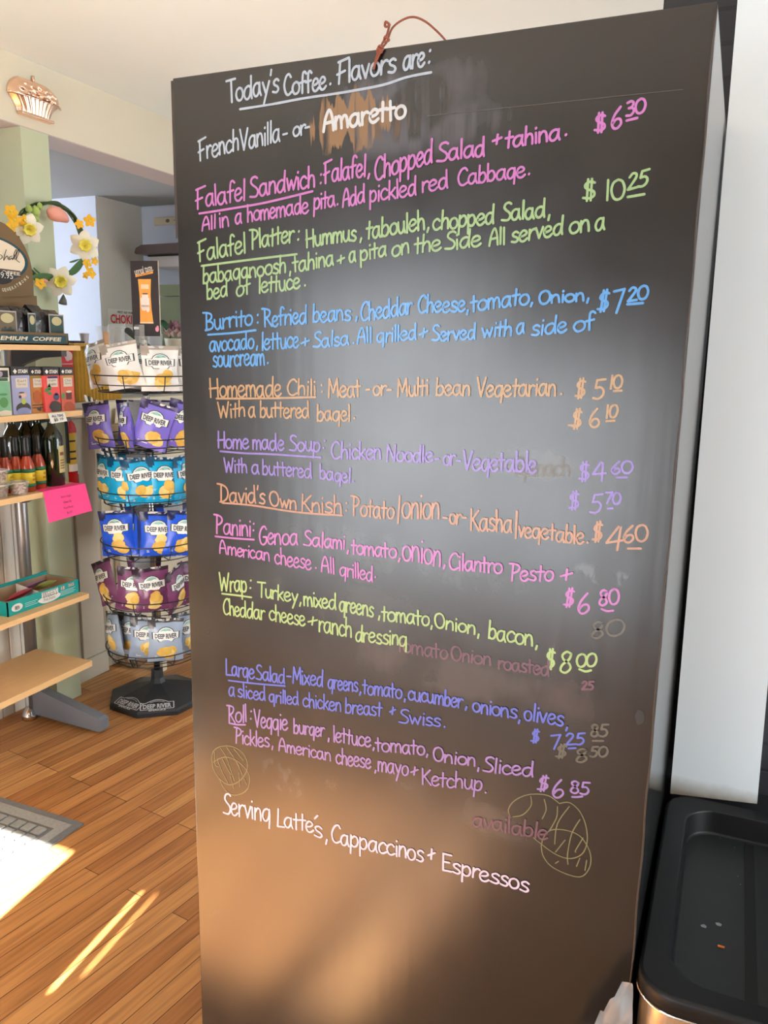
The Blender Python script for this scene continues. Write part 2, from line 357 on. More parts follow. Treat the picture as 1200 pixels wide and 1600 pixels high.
    L(col, b.inputs['Base Color'])
    b.inputs['Specular IOR Level'].default_value = .64
    rr = N('ShaderNodeMapRange'); rr.inputs[3].default_value = .20; rr.inputs[4].default_value = .30; L(cloud, rr.inputs[0]); L(rr.outputs[0], b.inputs['Roughness'])
    bp = N('ShaderNodeBump'); bp.inputs['Strength'].default_value = .12; bp.inputs['Distance'].default_value = .002; L(nz(40, (1, 1, .05)), bp.inputs['Height']); L(bp.outputs[0], b.inputs['Normal'])
    return M
M_board = board_material()
M_side = mat('glossy_black_side', (.012, .012, .012), .16, spec=.8, var=.2)
M_edge = mat('dark_board_edge', (.035, .024, .02), .5, var=.15)
board = MB().box((BX0, BY+.012, .0), (BX1, 1.70, BZ-.002)).build('chalkboard_cabinet', [M_side])
tag(board, 'tall black painted cabinet whose front is a chalkboard menu in coloured chalk', 'chalkboard')
MB().box((BX0, BY, 0), (BX1, BY+.0125, BZ), 0, .0015).build('chalkboard_panel', M_board, board)
MB().box((BX0-.0065, BY+.004, 1.692), (BX0, BY+.05, BZ-.002)).build('side_strip', M_edge, board)
MB().box((-.42, BY-.0008, BZ-.092), (BX1-.03, BY-.0002, BZ-.0912)).build('seam', mat('seam', (.06, .055, .05), .5), board)
# the peeling edge strip on the right, with a ding
mb = MB()
q = [onY(1121, 2, BY), onY(1081, 400, BY), onY(1030, 900, BY), onY(1012, 1080, BY), onY(1006, 1115, BY), onY(1009, 1135, BY), onY(999, 1220, BY), onY(985, 1400, BY)]
mb.tube([(BX1-.0015+.0008*math.sin(z*40), BY+.0005, z) for z in [1.92-.02*i for i in range(90)]], .0016, 5)
mb.build('edge_strip', M_edge, board)
blobp = onY(1004, 1122, BY)
mb = MB(); blob(mb, plate((blobp.x-.004, BY, blobp.z), (1, 0, 0), (0, 0, 1), (0, -1, 0), .0004), 0, 0, .006, .012, 0, 14, .3, 3); mb.build('dent', M_ink, board)
# cord through the top edge
mb = MB(); CY = BY+.006
def cpx(px, py, dy=0): p = onY(px, py, CY); return (p.x, CY+dy, p.z)
def smooth(pts, k=6, closed=False):
    P = [Vector(p) for p in pts]; n = len(P); out = []
    for i in range(n if closed else n-1):
        g = lambda j: P[j % n] if closed else P[max(0, min(n-1, j))]
        a, b_, c, d = g(i-1), g(i), g(i+1), g(i+2)
        for s in range(k):
            t = s/k; out.append(.5*((2*b_)+(c-a)*t+(2*a-5*b_+4*c-d)*t*t+(3*b_-a-3*c+d)*t**3))
    if not closed: out.append(P[-1])
    return out
mb.tube(smooth([cpx(597, 83, -.01), cpx(604, 66), cpx(613, 44), cpx(628, 29, .004), cpx(644, 24, .006), cpx(662, 31, .006), cpx(680, 46, .004), cpx(694, 61, .004), cpx(697, 70, .006)]), .0014, 6)
mb.tube(smooth([cpx(610, 42, -.004), cpx(607, 56, -.005), cpx(602, 72, -.010), cpx(597, 84, -.011), cpx(592, 97, -.010), cpx(588, 112, -.009)]), .0016, 6)
mb.tube(smooth([cpx(601, 78, -.010), cpx(597, 92, -.0115), cpx(590, 104, -.0095)]), .0014, 6)
for (x, y) in ((599, 80), (597, 84), (608, 66), (609, 43)): mb.tube(smooth([cpx(x-4, y+1, -.008), cpx(x, y-3, -.014), cpx(x+4, y, -.009), cpx(x, y+4, -.012), cpx(x-4, y+1, -.008)], 4), .0016, 6)
o = mb.build('cord', mat('rust_red_cord', (.20, .055, .03), .7, var=.2, scale=60), board); o['label'] = 'rust red looped cord knotted through the top edge'

# ------------------------------------------------------------------ handwriting
G = {}
def g(ch, w, *st): G[ch] = (w, st)
bowl = [(.45, .50), (.30, .58), (.11, .48), (.03, .24), (.12, .03), (.27, .01), (.40, .17), (.46, .48)]
bow2 = [(.06, .12), (.20, .0), (.38, .06), (.46, .29), (.39, .52), (.24, .57), (.07, .42)]
g('a', .60, bowl, [(.46, .57), (.46, .22), (.54, 0)])
g('b', .54, [(.06, 1), (.06, 0)], bow2)
g('c', .48, [(.42, .47), (.28, .58), (.10, .47), (.03, .26), (.11, .05), (.26, 0), (.45, .10)])
g('d', .59, bowl, [(.48, 1), (.47, .3), (.51, 0)])
g('e', .52, [(.05, .27), (.30, .32), (.42, .43), (.35, .56), (.20, .58), (.07, .44), (.03, .20), (.13, .02), (.30, 0), (.47, .13)])
g('f', .44, [(.44, .90), (.33, 1), (.21, .93), (.17, .6), (.16, 0)], [(0, .50), (.38, .55)])
g('g', .58, bowl, [(.46, .57), (.47, .1), (.45, -.32)])
g('q', .58, bowl, [(.46, .57), (.47, -.42)])
g('h', .52, [(.06, 1), (.06, 0)], [(.06, .33), (.20, .55), (.36, .52), (.42, .30), (.43, 0)])
g('i', .20, [(.09, .55), (.09, 0)], [(.09, .80), (.10, .83)])
g('k', .48, [(.06, 1), (.06, 0)], [(.40, .58), (.08, .24)], [(.16, .30), (.44, 0)])
g('l', .20, [(.09, 1), (.09, 0)])
g('m', .74, [(.05, .56), (.05, 0)], [(.05, .33), (.17, .56), (.30, .52), (.34, .25), (.34, 0)], [(.34, .33), (.47, .56), (.60, .52), (.65, .25), (.66, 0)])
g('n', .52, [(.05, .56), (.05, 0)], [(.05, .33), (.20, .56), (.36, .52), (.42, .25), (.43, 0)])
g('o', .54, [(.27, .57), (.10, .48), (.03, .26), (.12, .05), (.27, 0), (.43, .09), (.49, .30), (.42, .50), (.27, .57)])
g('p', .54, [(.06, .60), (.06, -.40)], bow2)
g('r', .40, [(.06, .57), (.06, 0)], [(.06, .30), (.16, .50), (.30, .57), (.38, .52)])
g('s', .46, [(.40, .50), (.26, .58), (.10, .49), (.13, .35), (.32, .25), (.40, .12), (.28, .0), (.04, .05)])
g('t', .40, [(.18, .88), (.18, 0)], [(0, .54), (.38, .56)])
g('u', .54, [(.05, .57), (.06, .20), (.18, 0), (.34, .06), (.43, .30)], [(.43, .57), (.43, .2), (.49, 0)])
g('v', .46, [(.03, .57), (.21, 0)], [(.21, 0), (.42, .57)])
g('w', .68, [(.03, .57), (.17, 0)], [(.17, 0), (.31, .45)], [(.31, .45), (.46, 0)], [(.46, 0), (.62, .57)])
g('x', .48, [(.04, .57), (.44, 0)], [(.42, .57), (.03, 0)])
g('y', .50, [(.05, .57), (.25, .08)], [(.46, .57), (.12, -.40)])
g('A', .64, [(.04, 0), (.12, .62), (.30, 1), (.47, .62), (.56, 0)], [(.10, .38), (.52, .42)])
g('B', .62, [(-.10, 1.04), (.2, 1.0), (.42, .90), (.45, .72), (.34, .58), (.14, .50)], [(.12, 1), (.10, 0)], [(.14, .50), (.42, .45), (.54, .25), (.42, .06), (.02, .0)])
g('C', .62, [(.56, .84), (.42, 1), (.20, .88), (.05, .50), (.14, .12), (.34, 0), (.58, .12)])
g('D', .66, [(-.14, 1.06), (.2, 1.0), (.48, .84), (.58, .52), (.48, .20), (.20, .02), (.02, .0)], [(.12, 1), (.10, 0)])
g('E', .56, [(.08, 1), (.07, 0)], [(.08, 1), (.52, 1)], [(.08, .52), (.42, .54)], [(.07, .0), (.52, .03)])
g('F', .54, [(.08, .98), (.06, 0)], [(-.02, .95), (.55, 1.06)], [(-.06, .42), (.36, .52)])
g('G', .66, [(.56, .84), (.42, 1), (.20, .88), (.05, .50), (.14, .12), (.34, 0), (.56, .16), (.57, .42)], [(.57, .42), (.34, .42)])
g('H', .64, [(.07, 1), (.07, 0)], [(.54, .98), (.54, 0)], [(.02, .46), (.58, .50)])
g('K', .60, [(.08, 1), (.08, 0)], [(.54, .94), (.10, .44)], [(.20, .50), (.58, 0)])
g('L', .52, [(.08, 1), (.07, .0)], [(.07, .0), (.52, .02)])
g('M', .80, [(.06, 0), (.10, 1)], [(.10, 1), (.38, .25)], [(.38, .25), (.64, 1)], [(.64, 1), (.72, 0)])
g('N', .66, [(.06, 0), (.08, 1)], [(.08, 1), (.54, .0)], [(.54, .0), (.56, 1)])
g('O', .68, [(.33, 1), (.12, .86), (.04, .50), (.14, .12), (.33, 0), (.53, .13), (.62, .50), (.52, .88), (.33, 1)])
g('P', .58, [(-.10, 1.04), (.2, 1.02), (.44, .92), (.50, .74), (.36, .56), (.10, .46)], [(.12, 1), (.09, 0)])
g('R', .62, [(-.08, 1.04), (.2, 1.0), (.46, .90), (.48, .72), (.34, .56), (.10, .48)], [(.12, 1), (.09, 0)], [(.20, .50), (.58, 0)])
g('S', .56, [(.50, .92), (.36, 1), (.16, .94), (.10, .74), (.24, .58), (.42, .44), (.50, .24), (.36, .03), (.0, .06)])
g('T', .54, [(.28, 1), (.26, 0)], [(-.04, 1.0), (.56, 1.02)])
g('V', .60, [(.03, 1), (.26, 0)], [(.26, 0), (.56, .98)])
g('W', .86, [(.03, 1), (.20, 0)], [(.20, 0), (.40, .72)], [(.40, .72), (.58, 0)], [(.58, 0), (.78, .98)])
g('0', .60, G['O'][1][0]); g('1', .26, [(.14, 1), (.12, 0)])
g('2', .56, [(.06, .80), (.22, 1), (.42, .92), (.42, .68), (.24, .36), (.03, .02)], [(.03, .02), (.54, .04)])
g('3', .52, [(.06, .94), (.28, 1), (.42, .84), (.34, .60), (.16, .54)], [(.16, .54), (.40, .48), (.46, .24), (.30, .02), (.04, .06)])
g('4', .62, [(.36, 1), (.02, .36)], [(.02, .36), (.58, .40)], [(.44, .96), (.42, 0)])
g('5', .54, [(.14, .98), (.10, .58)], [(.10, .58), (.32, .60), (.46, .40), (.42, .14), (.24, 0), (.02, .06)], [(.14, .98), (.50, 1.0)])
g('6', .54, [(.38, 1), (.14, .66), (.04, .30), (.14, .04), (.32, .02), (.46, .20), (.40, .42), (.22, .44), (.08, .26)])
g('7', .54, [(.02, .96), (.50, 1)], [(.50, 1), (.18, 0)])
g('8', .56, [(.46, .88), (.28, 1), (.12, .86), (.18, .64), (.40, .42), (.46, .18), (.28, 0), (.08, .14), (.14, .40), (.38, .62), (.46, .86)])
g('$', .60, [(.50, .86), (.34, .94), (.14, .86), (.10, .68), (.26, .52), (.46, .40), (.48, .18), (.30, .06), (.02, .12)], [(.22, 1.08), (.18, -.06)], [(.38, 1.08), (.34, -.06)])
g('.', .14, [(.07, .02), (.08, .05)]); g(',', .18, [(.10, .12), (.06, -.16)]); g(':', .16, [(.08, .02), (.09, .05)], [(.09, .48), (.10, .51)])
g("'", .16, [(.10, 1.0), (.06, .78)]); g('-', .34, [(.04, .30), (.30, .31)]); g('+', .52, [(.02, .26), (.50, .36)], [(.28, .60), (.24, .02)])
g('/', .18, [(.09, 1.05), (.09, -.28)]); g('~', .2, [(.14, .34), (.02, .1)])
def stroke_mesh(mb, pts, wd, y):                         # a flat ribbon with round ends on the board's face
    mb.k = getattr(mb, 'k', 0)+1; y -= mb.k*1.6e-5         # each later stroke lies over the earlier ones
    P = [Vector(p) for p in pts]
    if len(P) > 2: P = [Vector((q.x, q.y)) for q in smooth([(p[0], p[1], 0) for p in pts], 5)]
    n = len(P); L = []; R = []; h = wd/2
    for i in range(n):
        a = P[max(0, i-1)]; b = P[min(n-1, i+1)]; t = b-a
        t = t.normalized() if t.length > 1e-9 else Vector((1, 0))
        nn = Vector((-t.y, t.x)); k = h*(1+.13*mnoise.noise(Vector((P[i].x*90, P[i].y*90, 1))))
        L.append(P[i]+nn*k); R.append(P[i]-nn*k)
    vs = [(p.x, y, p.y) for p in L]+[(p.x, y, p.y) for p in R]
    mb.add(vs, [(i, n+i, n+i+1, i+1) for i in range(n-1)])
    for e, s in ((0, 1), (n-1, -1)):
        t = (P[1]-P[0]) if e == 0 else (P[-1]-P[-2]); t = t.normalized() if t.length > 1e-9 else Vector((1, 0))
        base = math.atan2(t.y, t.x)+(PI/2 if e == 0 else -PI/2)
        c = [(P[e].x+h*math.cos(base+PI*j/5), y-.000005, P[e].y+h*math.sin(base+PI*j/5)) for j in range(6)]
        mb.add(c, [list(range(6))])
CROP = dict(A=(260, 0, 2.609), B=(290, 250, 3.158), C=(650, 130, 3.158), D=(300, 440, 3.158), E=(660, 440, 3.158), F=(310, 660, 3.158), G=(660, 660, 3.158),
            H=(310, 880, 3.158), I=(640, 900, 3.158), J=(310, 1080, 3.158), K=(640, 1100, 3.158), L=(280, 1200, 3), M=(640, 1300, 3), X=(0, 0, 1))
# each line: label | colour | width | items.  item: crop letter then word,x0,y0,x1,y1,cap height (word on its base line) or _x,y,x,y.. (a drawn stroke)
TEXT = """
heading of coffee flavours|white|.0046|A Today's 252 420 458 374 90;Coffee 480 392 652 362 84;. 662 347 672 345 80;Flavors 700 342 936 292 92;are 965 290 1053 266 92;: 1062 264 1076 260 100;_302 446 430 426 560 402 720 378 880 348 980 316 1080 296
second line of coffee flavours|white|.0042|A French 136 654 296 612 84;Vanilla 302 613 464 576 86;- 474 566 492 562 60;or 517 560 568 545 66;- 566 533 584 529 40
flavour in bold white over scraped paint|bold|.0058|A Amaretto 638 535 976 478 84
falafel sandwich entry|pink|.0044|B Falafel 56 240 296 196 100;Sandwich 320 185 640 130 100;: 656 122 674 118 90;Falafel 688 116 890 78 104;, 896 80 912 76 70;_70 265 230 240 400 210 628 155;C Salad 105 388 340 358 92;+ 378 306 420 296 76;tahina 440 322 712 276 88;. 730 262 744 258 90;A Chopped 850 738 1086 662 92
second line of falafel sandwich|pink|.0040|B All 80 352 150 336 66;in 166 334 216 324 84;a 245 318 278 312 84;homemade 305 306 608 258 84;pita 632 245 740 225 88;. 742 226 754 224 80;Add 775 234 886 208 88;pickled 908 210 1140 170 90;C red 30 540 160 515 88;Cabbage 205 508 540 462 84;. 548 452 562 450 90
falafel sandwich price|pink|.0042|C $ 880 240 938 232 84;6 960 232 1014 222 104;30 1035 165 1125 142 70;_1040 185 1092 172
falafel platter entry|green|.0044|B Falafel 68 500 298 455 98;Platter 326 440 536 402 92;: 545 400 562 396 84;_80 523 300 495 550 465;Hummus 596 430 842 395 86;, 856 396 874 394 70;tabouleh 892 392 1182 342 94;, 1188 345 1204 342 70;C chopped 84 728 386 690 90;Salad 425 682 638 660 88;, 648 662 664 660 84
second line of falafel platter|green|.0042|B babaganoosh 85 610 496 556 82;, 508 562 524 560 70;tahina 530 555 732 518 84;+ 750 514 784 504 62;a 808 506 842 500 88;pita 862 496 992 472 82;on 1018 480 1106 456 88;X the 648 396 690 390 27;Side 696 391 752 384 27;All 764 385 790 381 26;C served 470 788 726 745 88;on 755 745 858 728 96;a 884 728 932 718 100
third line of falafel platter|green|.0042|B bed 105 690 208 672 84;of 250 676 322 656 86;lettuce 360 656 566 634 84;. 580 622 594 620 84
falafel platter price|green|.0042|C $ 822 580 888 572 92;10 930 582 1022 568 98;25 1043 530 1142 505 76;_1045 562 1127 548
burrito entry|blue|.0044|D Burrito 66 240 300 214 84;: 314 206 330 204 80;_80 262 200 254 315 240;Refried 356 224 568 204 86;beans 596 200 786 190 86;, 804 186 820 184 70;Cheddar 832 194 1086 160 90;X Cheese 653 489 727 486 27;E , 216 150 230 148 70;tomato 240 150 528 108 86;, 532 112 546 110 60;Onion 572 112 800 92 64;, 808 94 824 92 70
second line of burrito|blue|.0042|D avocado 88 346 306 328 84;, 314 328 328 326 60;lettuce 344 336 528 322 86;+ 540 320 580 312 60;Salsa 600 326 776 312 74;. 790 308 802 306 80;All 815 305 888 298 74;grilled 912 300 1108 284 76;+ 1122 278 1162 268 70;E Served 50 292 262 284 76;with 295 278 442 264 78;a 464 262 504 256 86;side 538 266 712 246 84;of 745 248 850 234 88
third line of burrito|blue|.0042|D sourcream 104 422 360 410 90;. 366 404 378 402 70
burrito price|blue|.0044|E $ 862 148 918 136 90;7 938 158 992 150 112;20 1012 98 1106 84 66;_1012 112 1088 106
chili entry|orange|.0042|D Homemade 88 570 442 566 92;Chili 470 562 614 558 78;: 630 548 648 546 72;_122 577 360 576 610 570;Meat 672 572 832 566 90;- 858 550 876 548 50;or 895 562 960 560 80;- 962 546 984 545 40;X Multi 621 620 670 617 27;E bean 65 562 236 560 84;Vegetarian 270 566 660 560 92;. 674 560 690 558 84
second line of chili|orange|.0040|D With 130 674 264 664 76;a 280 670 314 668 86;buttered 336 668 580 672 80;bagel 616 686 782 688 80;. 792 676 806 674 80
chili prices|orange|.0040|E $ 752 572 804 565 84;5 840 578 896 574 94;10 922 530 980 525 64;_945 540 983 538;$ 734 722 784 718 86;_722 708 760 712;6 822 722 876 720 92;10 902 675 956 668 62;_908 688 948 686
soup entry|purple|.0042|F Home 96 126 250 130 80;made 268 130 424 138 80;Soup 452 140 602 142 76;: 608 128 624 128 74;_110 142 230 152 350 156 605 173;Chicken 656 178 902 182 84;Noodle 928 192 1158 196 80;G - 60 192 82 192 40;or 103 210 162 212 84;- 168 200 188 202 40;Vegetable 200 235 562 246 96
second line of soup|purple|.0040|F With 128 246 242 248 70;a 264 252 302 254 78;buttered 316 256 562 274 74;bagel 600 276 752 300 72;. 758 292 770 292 70
soup prices|purple|.0040|G $ 772 285 826 280 84;4 838 290 904 288 92;60 930 255 1032 248 60;_960 272 1010 270;$ 722 430 776 424 80;5 825 448 882 444 90;70 900 400 972 402 56;_915 425 940 424
knish entry|peach|.0042|F David's 106 390 330 402 84;Own 352 412 486 428 72;Knish 506 440 710 450 86;: 720 436 736 436 80;_120 397 260 408 440 436 575 450 710 458;Potato 762 458 966 476 92;/ 978 470 994 470 100;X onion 628 810 687 811 42;G - 100 480 122 482 40;or 135 496 190 500 84;- 196 482 216 482 40;Kasha 235 530 442 540 104;/ 454 545 468 545 100;vegetable 475 560 796 600 86;. 806 596 820 595 84
knish price|peach|.0042|G $ 838 588 888 580 86;4 900 634 986 626 116;60 988 590 1104 588 82;_1015 622 1078 622
panini entry|pink|.0042|F Panini 86 546 260 562 88;: 262 536 278 536 70;_85 562 180 572 275 578;Genoa 300 602 492 602 90;Salami 522 606 724 626 74;, 730 638 746 640 60;tomato 756 646 978 670 78;, 984 676 1000 678 60;X onion 629 874 689 884 40;G , 100 706 116 710 70;Cilantro 130 726 396 742 82;Pesto 436 778 646 782 82;+ 682 780 738 774 90
second line of panini|pink|.0038|F American 104 646 354 682 66;cheese 378 696 558 726 80;. 570 722 584 722 70;All 606 736 674 746 76;grilled 698 752 862 784 74;. 864 764 878 764 70
panini price|pink|.0042|G $ 695 910 746 905 80;6 764 945 826 936 98;80 866 906 964 898 76;_885 920 910 930 942 928
wrap entry|lime|.0042|H Wrap 104 136 240 142 88;: 246 126 262 126 80;_118 150 190 158 262 168;Turkey 296 164 490 192 72;, 496 200 510 204 66;mixed 520 206 682 228 78;greens 697 236 864 262 84;, 884 264 900 268 70;tomato 905 280 1140 308 80;, 1144 312 1158 314 60;I Onion 124 252 326 286 72;, 332 292 348 294 70;bacon 388 306 610 344 88;, 618 346 634 350 70
second line of wrap|lime|.0040|H Cheddar 122 252 328 280 78;cheese 350 280 528 308 80;+ 540 306 584 304 66;ranch 594 336 758 364 92;dressing 776 382 1032 408 80
wrap price|lime|.0044|I $ 668 458 716 454 88;8 734 482 800 476 104;00 820 450 914 446 64;_838 460 868 470 895 465
salad entry|indigo|.0042|H Large 135 550 278 570 78;Salad 286 572 428 592 72;_150 578 290 594 428 605;- 434 565 456 567 30;Mixed 465 590 616 608 80;greens 640 614 788 634 76;, 792 640 806 642 60;tomato 812 642 1006 666 76;, 1012 672 1026 674 50;X cucumber 638 1092 723 1106 24;I , 272 648 286 650 60;onions 312 666 530 702 76;, 534 714 548 716 60;olives 566 706 758 738 84;, 768 750 782 752 60
second line of salad|indigo|.0040|H a 150 652 180 656 76;sliced 195 660 332 676 68;grilled 350 682 496 700 64;chicken 516 706 706 730 72;breast 725 736 906 752 74;+ 944 748 972 742 60;J Swiss 992 152 1196 174 68;I . 164 742 178 744 70
salad price|indigo|.0040|I $ 598 820 640 818 58;7 696 852 744 850 70;25 770 832 860 830 56;_785 850 820 848
roll entry|violet|.0042|J Roll 148 156 240 150 84;_155 157 190 164 232 165;: 248 140 264 140 80;Veggie 278 176 442 194 86;burger 470 206 622 224 72;, 636 236 650 238 60;lettuce 666 246 852 274 78;, 858 282 872 284 50;tomato 876 292 1118 312 74;, 1122 316 1136 318 50;K Onion 116 276 326 306 68;, 332 318 346 320 60;Sliced 364 332 612 356 74
second line of roll|violet|.0040|J Pickles 182 256 352 276 74;, 358 276 372 278 60;American 396 292 656 342 64;cheese 680 356 852 380 78;, 868 392 880 394 50;mayo 886 392 1036 414 82;+ 1048 414 1082 408 66;K Ketchup 60 394 358 424 78;. 366 434 380 436 70
roll price|violet|.0042|K $ 630 426 684 420 66;6 702 466 762 460 88;85 788 436 884 446 60;_803 458 830 458 852 455
serving line at the bottom|rose|.0044|L Serving 208 214 430 254 96;Latte 458 270 632 300 82;_636 236 650 222;s 632 318 672 330 88;, 682 340 698 344 80;Cappaccinos 712 346 1146 438 84;+ 1166 428 1198 424 80;M Espressos 152 174 558 280 78
rubbed out writing|ghost|.0044|G Spinach 455 260 726 262 86;I 80 890 310 1050 290 80;85 890 790 976 792 60;_905 812 955 812;$ 720 895 774 890 60;8 815 920 880 912 66;50 890 890 970 890 50
rubbed out mauve writing|mauve|.0044|I tomato -60 368 186 412 76;Onion 204 412 402 440 70;roasted 436 456 690 492 72;25 850 560 906 560 40;K available 310 600 680 668 76
pale sketch of coffee beans, left|bean|.0022|J _66 330 78 292 120 270 175 275 220 305 242 352 236 400 200 445 150 460 104 430 74 380 66 330;_74 350 110 330 150 326 200 350 240 392 254 430 244 480 206 508 160 508 126 476 104 430;_110 280 140 330 178 440;_140 276 190 350 222 420;_176 284 222 340;_96 340 120 400 148 455;_120 336 160 410;_80 300 84 360 100 372;_160 420 176 480;_200 400 206 470;_226 430 240 460
pale sketch of coffee beans, right|bean|.0022|K _500 560 488 520 520 475 590 446 680 450 740 490;_740 490 790 486 840 530 870 600 876 680 850 740 790 762 720 740 650 690 612 660;_650 700 660 660 690 625 740 618 800 630 850 660 890 730 890 800 850 850 780 840 700 800 660 750 650 700;_598 455 600 500 560 545 510 556;_665 470 674 520 655 565;_730 505 725 560 690 625;_788 505 730 590 716 690;_840 570 800 640 780 740 782 790;_768 670 720 730;_856 660 820 720 820 730;_720 785 735 775;_840 760 824 800;_874 770 866 820
"""
CH = dict(white=(.64, .76, .92), bold=(.95, 1.0, 1.05), pink=(.80, .28, .78), green=(.48, .74, .36), blue=(.15, .50, 1.1), orange=(.70, .43, .21), purple=(.40, .28, .86), peach=(.74, .40, .25),
          lime=(.60, .84, .34), indigo=(.20, .25, .95), violet=(.52, .32, .78), rose=(1.05, .88, 1.15), ghost=(.20, .185, .15), mauve=(.24, .12, .17), bean=(.30, .28, .14))
def chalk(k):
    c = [x*.46 for x in CH[k]]
    return mat('chalk_'+k, c, .3, spec=.5, var=.16 if k not in ('ghost', 'mauve') else .3, scale=120)
def bpt(px, py): p = onY(px, py, BY); return Vector((p.x, p.z))
yy = BY-.0004
for ln in TEXT.strip().split('\n'):
    lab, ck, wd, items = ln.split('|'); wd = float(wd); mb = MB(); off = CROP['A']; yy = BY-.0004; wd *= .75
    for it in items.split(';'):
        it = it.strip()
        if it[1] == ' ' and it[0] in CROP and it[0].isupper() and (it[2] == '_' or not it[2].isspace()) and len(it.split()) != 6:
            off = CROP[it[0]]; it = it[2:]
        ox, oy, sc = off
        if it[0] == '_':
            v = [float(q) for q in it[1:].split()]
            stroke_mesh(mb, [bpt(ox+v[i]/sc, oy+v[i+1]/sc) for i in range(0, len(v), 2)], wd, yy); continue
        wdw, *v = it.split(); x0, y0, x1, y1, h = [float(q) for q in v]
        p0 = bpt(ox+x0/sc, oy+y0/sc); p1 = bpt(ox+x1/sc, oy+y1/sc); pt = bpt(ox+x0/sc, oy+(y0-h)/sc); hh = pt.y-p0.y
        ws = [G[c][0]*(1+.07*random.uniform(-1, 1)) for c in wdw]; tot = sum(ws)-.04; ux = (p1-p0)/tot
        upv = Vector((0, 1))*hh; acc = 0
        for c, cw in zip(wdw, ws):
            k = cw/G[c][0]; jy = .03*random.uniform(-1, 1); sl = .05*random.uniform(-1, 1)
            for st in G[c][1]:
                stroke_mesh(mb, [p0+ux*(acc+x*k+sl*y)+upv*(y+jy) for x, y in st], wd, yy)
            acc += cw
    o = mb.build('chalk_writing', chalk(ck), board)
    o['label'] = dict(white='white', bold='bold white', pink='pink', green='green', blue='blue', orange='orange', purple='purple', peach='peach', lime='lime green', indigo='indigo', violet='violet', rose='pale pink', ghost='faint grey', mauve='faint mauve', bean='faint yellow')[ck]+' chalk, '+lab


# ------------------------------------------------------------------ copper mould on the beam
M_copper = mat('polished_copper', (.93, .62, .45), .26, 1, var=.06)
mould = empty('copper_mould', (-2.555, 2.498, 2.43)); tag(mould, 'copper basket shaped jelly mould hanging on the beam', 'mould')
def mould_shape(fn_out, y0, y1, z0, z1, nu=40, nv=20):
    vs = []; fs = []
    for j in range(nv+1):
        for i in range(nu+1):
            u = -1+2*i/nu; v = j/nv; y, z, d = fn_out(u, v); vs.append((d, y, z))
    for j in range(nv):
        for i in range(nu):
            a = j*(nu+1)+i; fs.append((a, a+1, a+nu+2, a+nu+1))
    return vs, fs
def fruit(u, v):                                          # heaped fruit with ribs and lumps
    hw = .118*math.sqrt(max(.0, 1-(v*.86)**2.4)); z = .0+.068*v; y = u*hw
    e = (1-abs(u)**3)*(1-v**3); d = .002+.048*e**.6
    d += e*(.010*math.sin(y*150+z*60)*math.sin(z*170-y*40)+.006*math.sin(y*80))
    return y, z, d
def basket(u, v):
    hw = .078+.036*v**1.6; y = u*hw; z = -.056+.054*v; e = 1-abs(u)**4
    d = .002+e*(.026+.010*v)+e*.006*math.sin(u*17)**2
    return y, z, d
mb = MB(); v_, f_ = mould_shape(fruit, 0, 0, 0, 0); mb.add(v_, f_, 0, True); mb.build('fruit_relief', M_copper, mould)
mb = MB(); v_, f_ = mould_shape(basket, 0, 0, 0, 0); mb.add(v_, f_, 0, True)
mb.box((.0, -.078, -.066), (.030, .078, -.055), 0, .003); mb.build('basket_relief', M_copper, mould)
mb = MB(); mb.tube([(.012+.026*math.sqrt(max(0, 1-(y/.125)**2)), y, 0) for y in [-.124+.248*i/24 for i in range(25)]], .005, 8); mb.build('rim', M_copper, mould)
mb = MB(); mb.tube([(.006, .005, .064), (.006, .005, .088)], .005, 6); mb.build('hook', M_copper, mould)

# ------------------------------------------------------------------ shelf unit
shelf = empty('shelf_unit', (-2.58, 2.325, 0)); tag(shelf, 'pale wooden five tier shelf unit on grey metal posts beside the pillar', 'shelf unit')
SX0, SX1, SO = -2.545, -2.25, Vector((-2.58, 2.325, 0))
def sh(mb): mb.v = [v-SO for v in mb.v]; return mb
SH = [(2.357, 1.523, 1.505), (2.35, 1.286, 1.265), (2.345, 1.007, .986), (2.33, .576, .556), (2.327, .300, .276)]
for y1, zt, zb in SH:
    sh(MB().box((SX0, -.6, zb), (SX1, y1, zt), 0, .0015)).build('shelf_board', M_beech, shelf)
for py_ in (2.325, -.50):
    sh(MB().tube([(-2.572, py_, .0), (-2.572, py_, 1.60)], .024, 14)).build('post', M_pole, shelf)
    mb = MB(); mb.prism([(-2.56, py_-.022, .02), (-2.215, py_-.022, .012), (-2.20, py_-.022, .02), (-2.20, py_-.022, .062), (-2.215, py_-.022, .07), (-2.55, py_-.022, .135), (-2.56, py_-.022, .135)], (0, .044, 0))
    sh(mb).build('foot', M_grey, shelf)
    sh(MB().lathe([(.030, 0), (.030, .02), (.022, .035), (.012, .05)], (-2.575, py_-.03, 0), 12)).build('glide', M_chrome, shelf)
    for (_, zt, zb) in SH[:4]:
        mb = MB(); mb.prism([(-2.575, py_-.012, zb), (-2.30, py_-.012, zb), (-2.30, py_-.012, zb-.022), (-2.42, py_-.012, zb-.03), (-2.50, py_-.012, zb-.055), (-2.54, py_-.012, zb-.075), (-2.575, py_-.012, zb-.075)], (0, .024, 0))
        sh(mb).build('bracket', mat('dark_grey_bracket', (.07, .075, .08), .4, .3), shelf)

# things on shelves: printed face towards +X, reading along +Y
def shelf_face(X, y, z): return plate((X, y, z), (0, 1, 0), (0, 0, 1), (1, 0, 0), .0007)

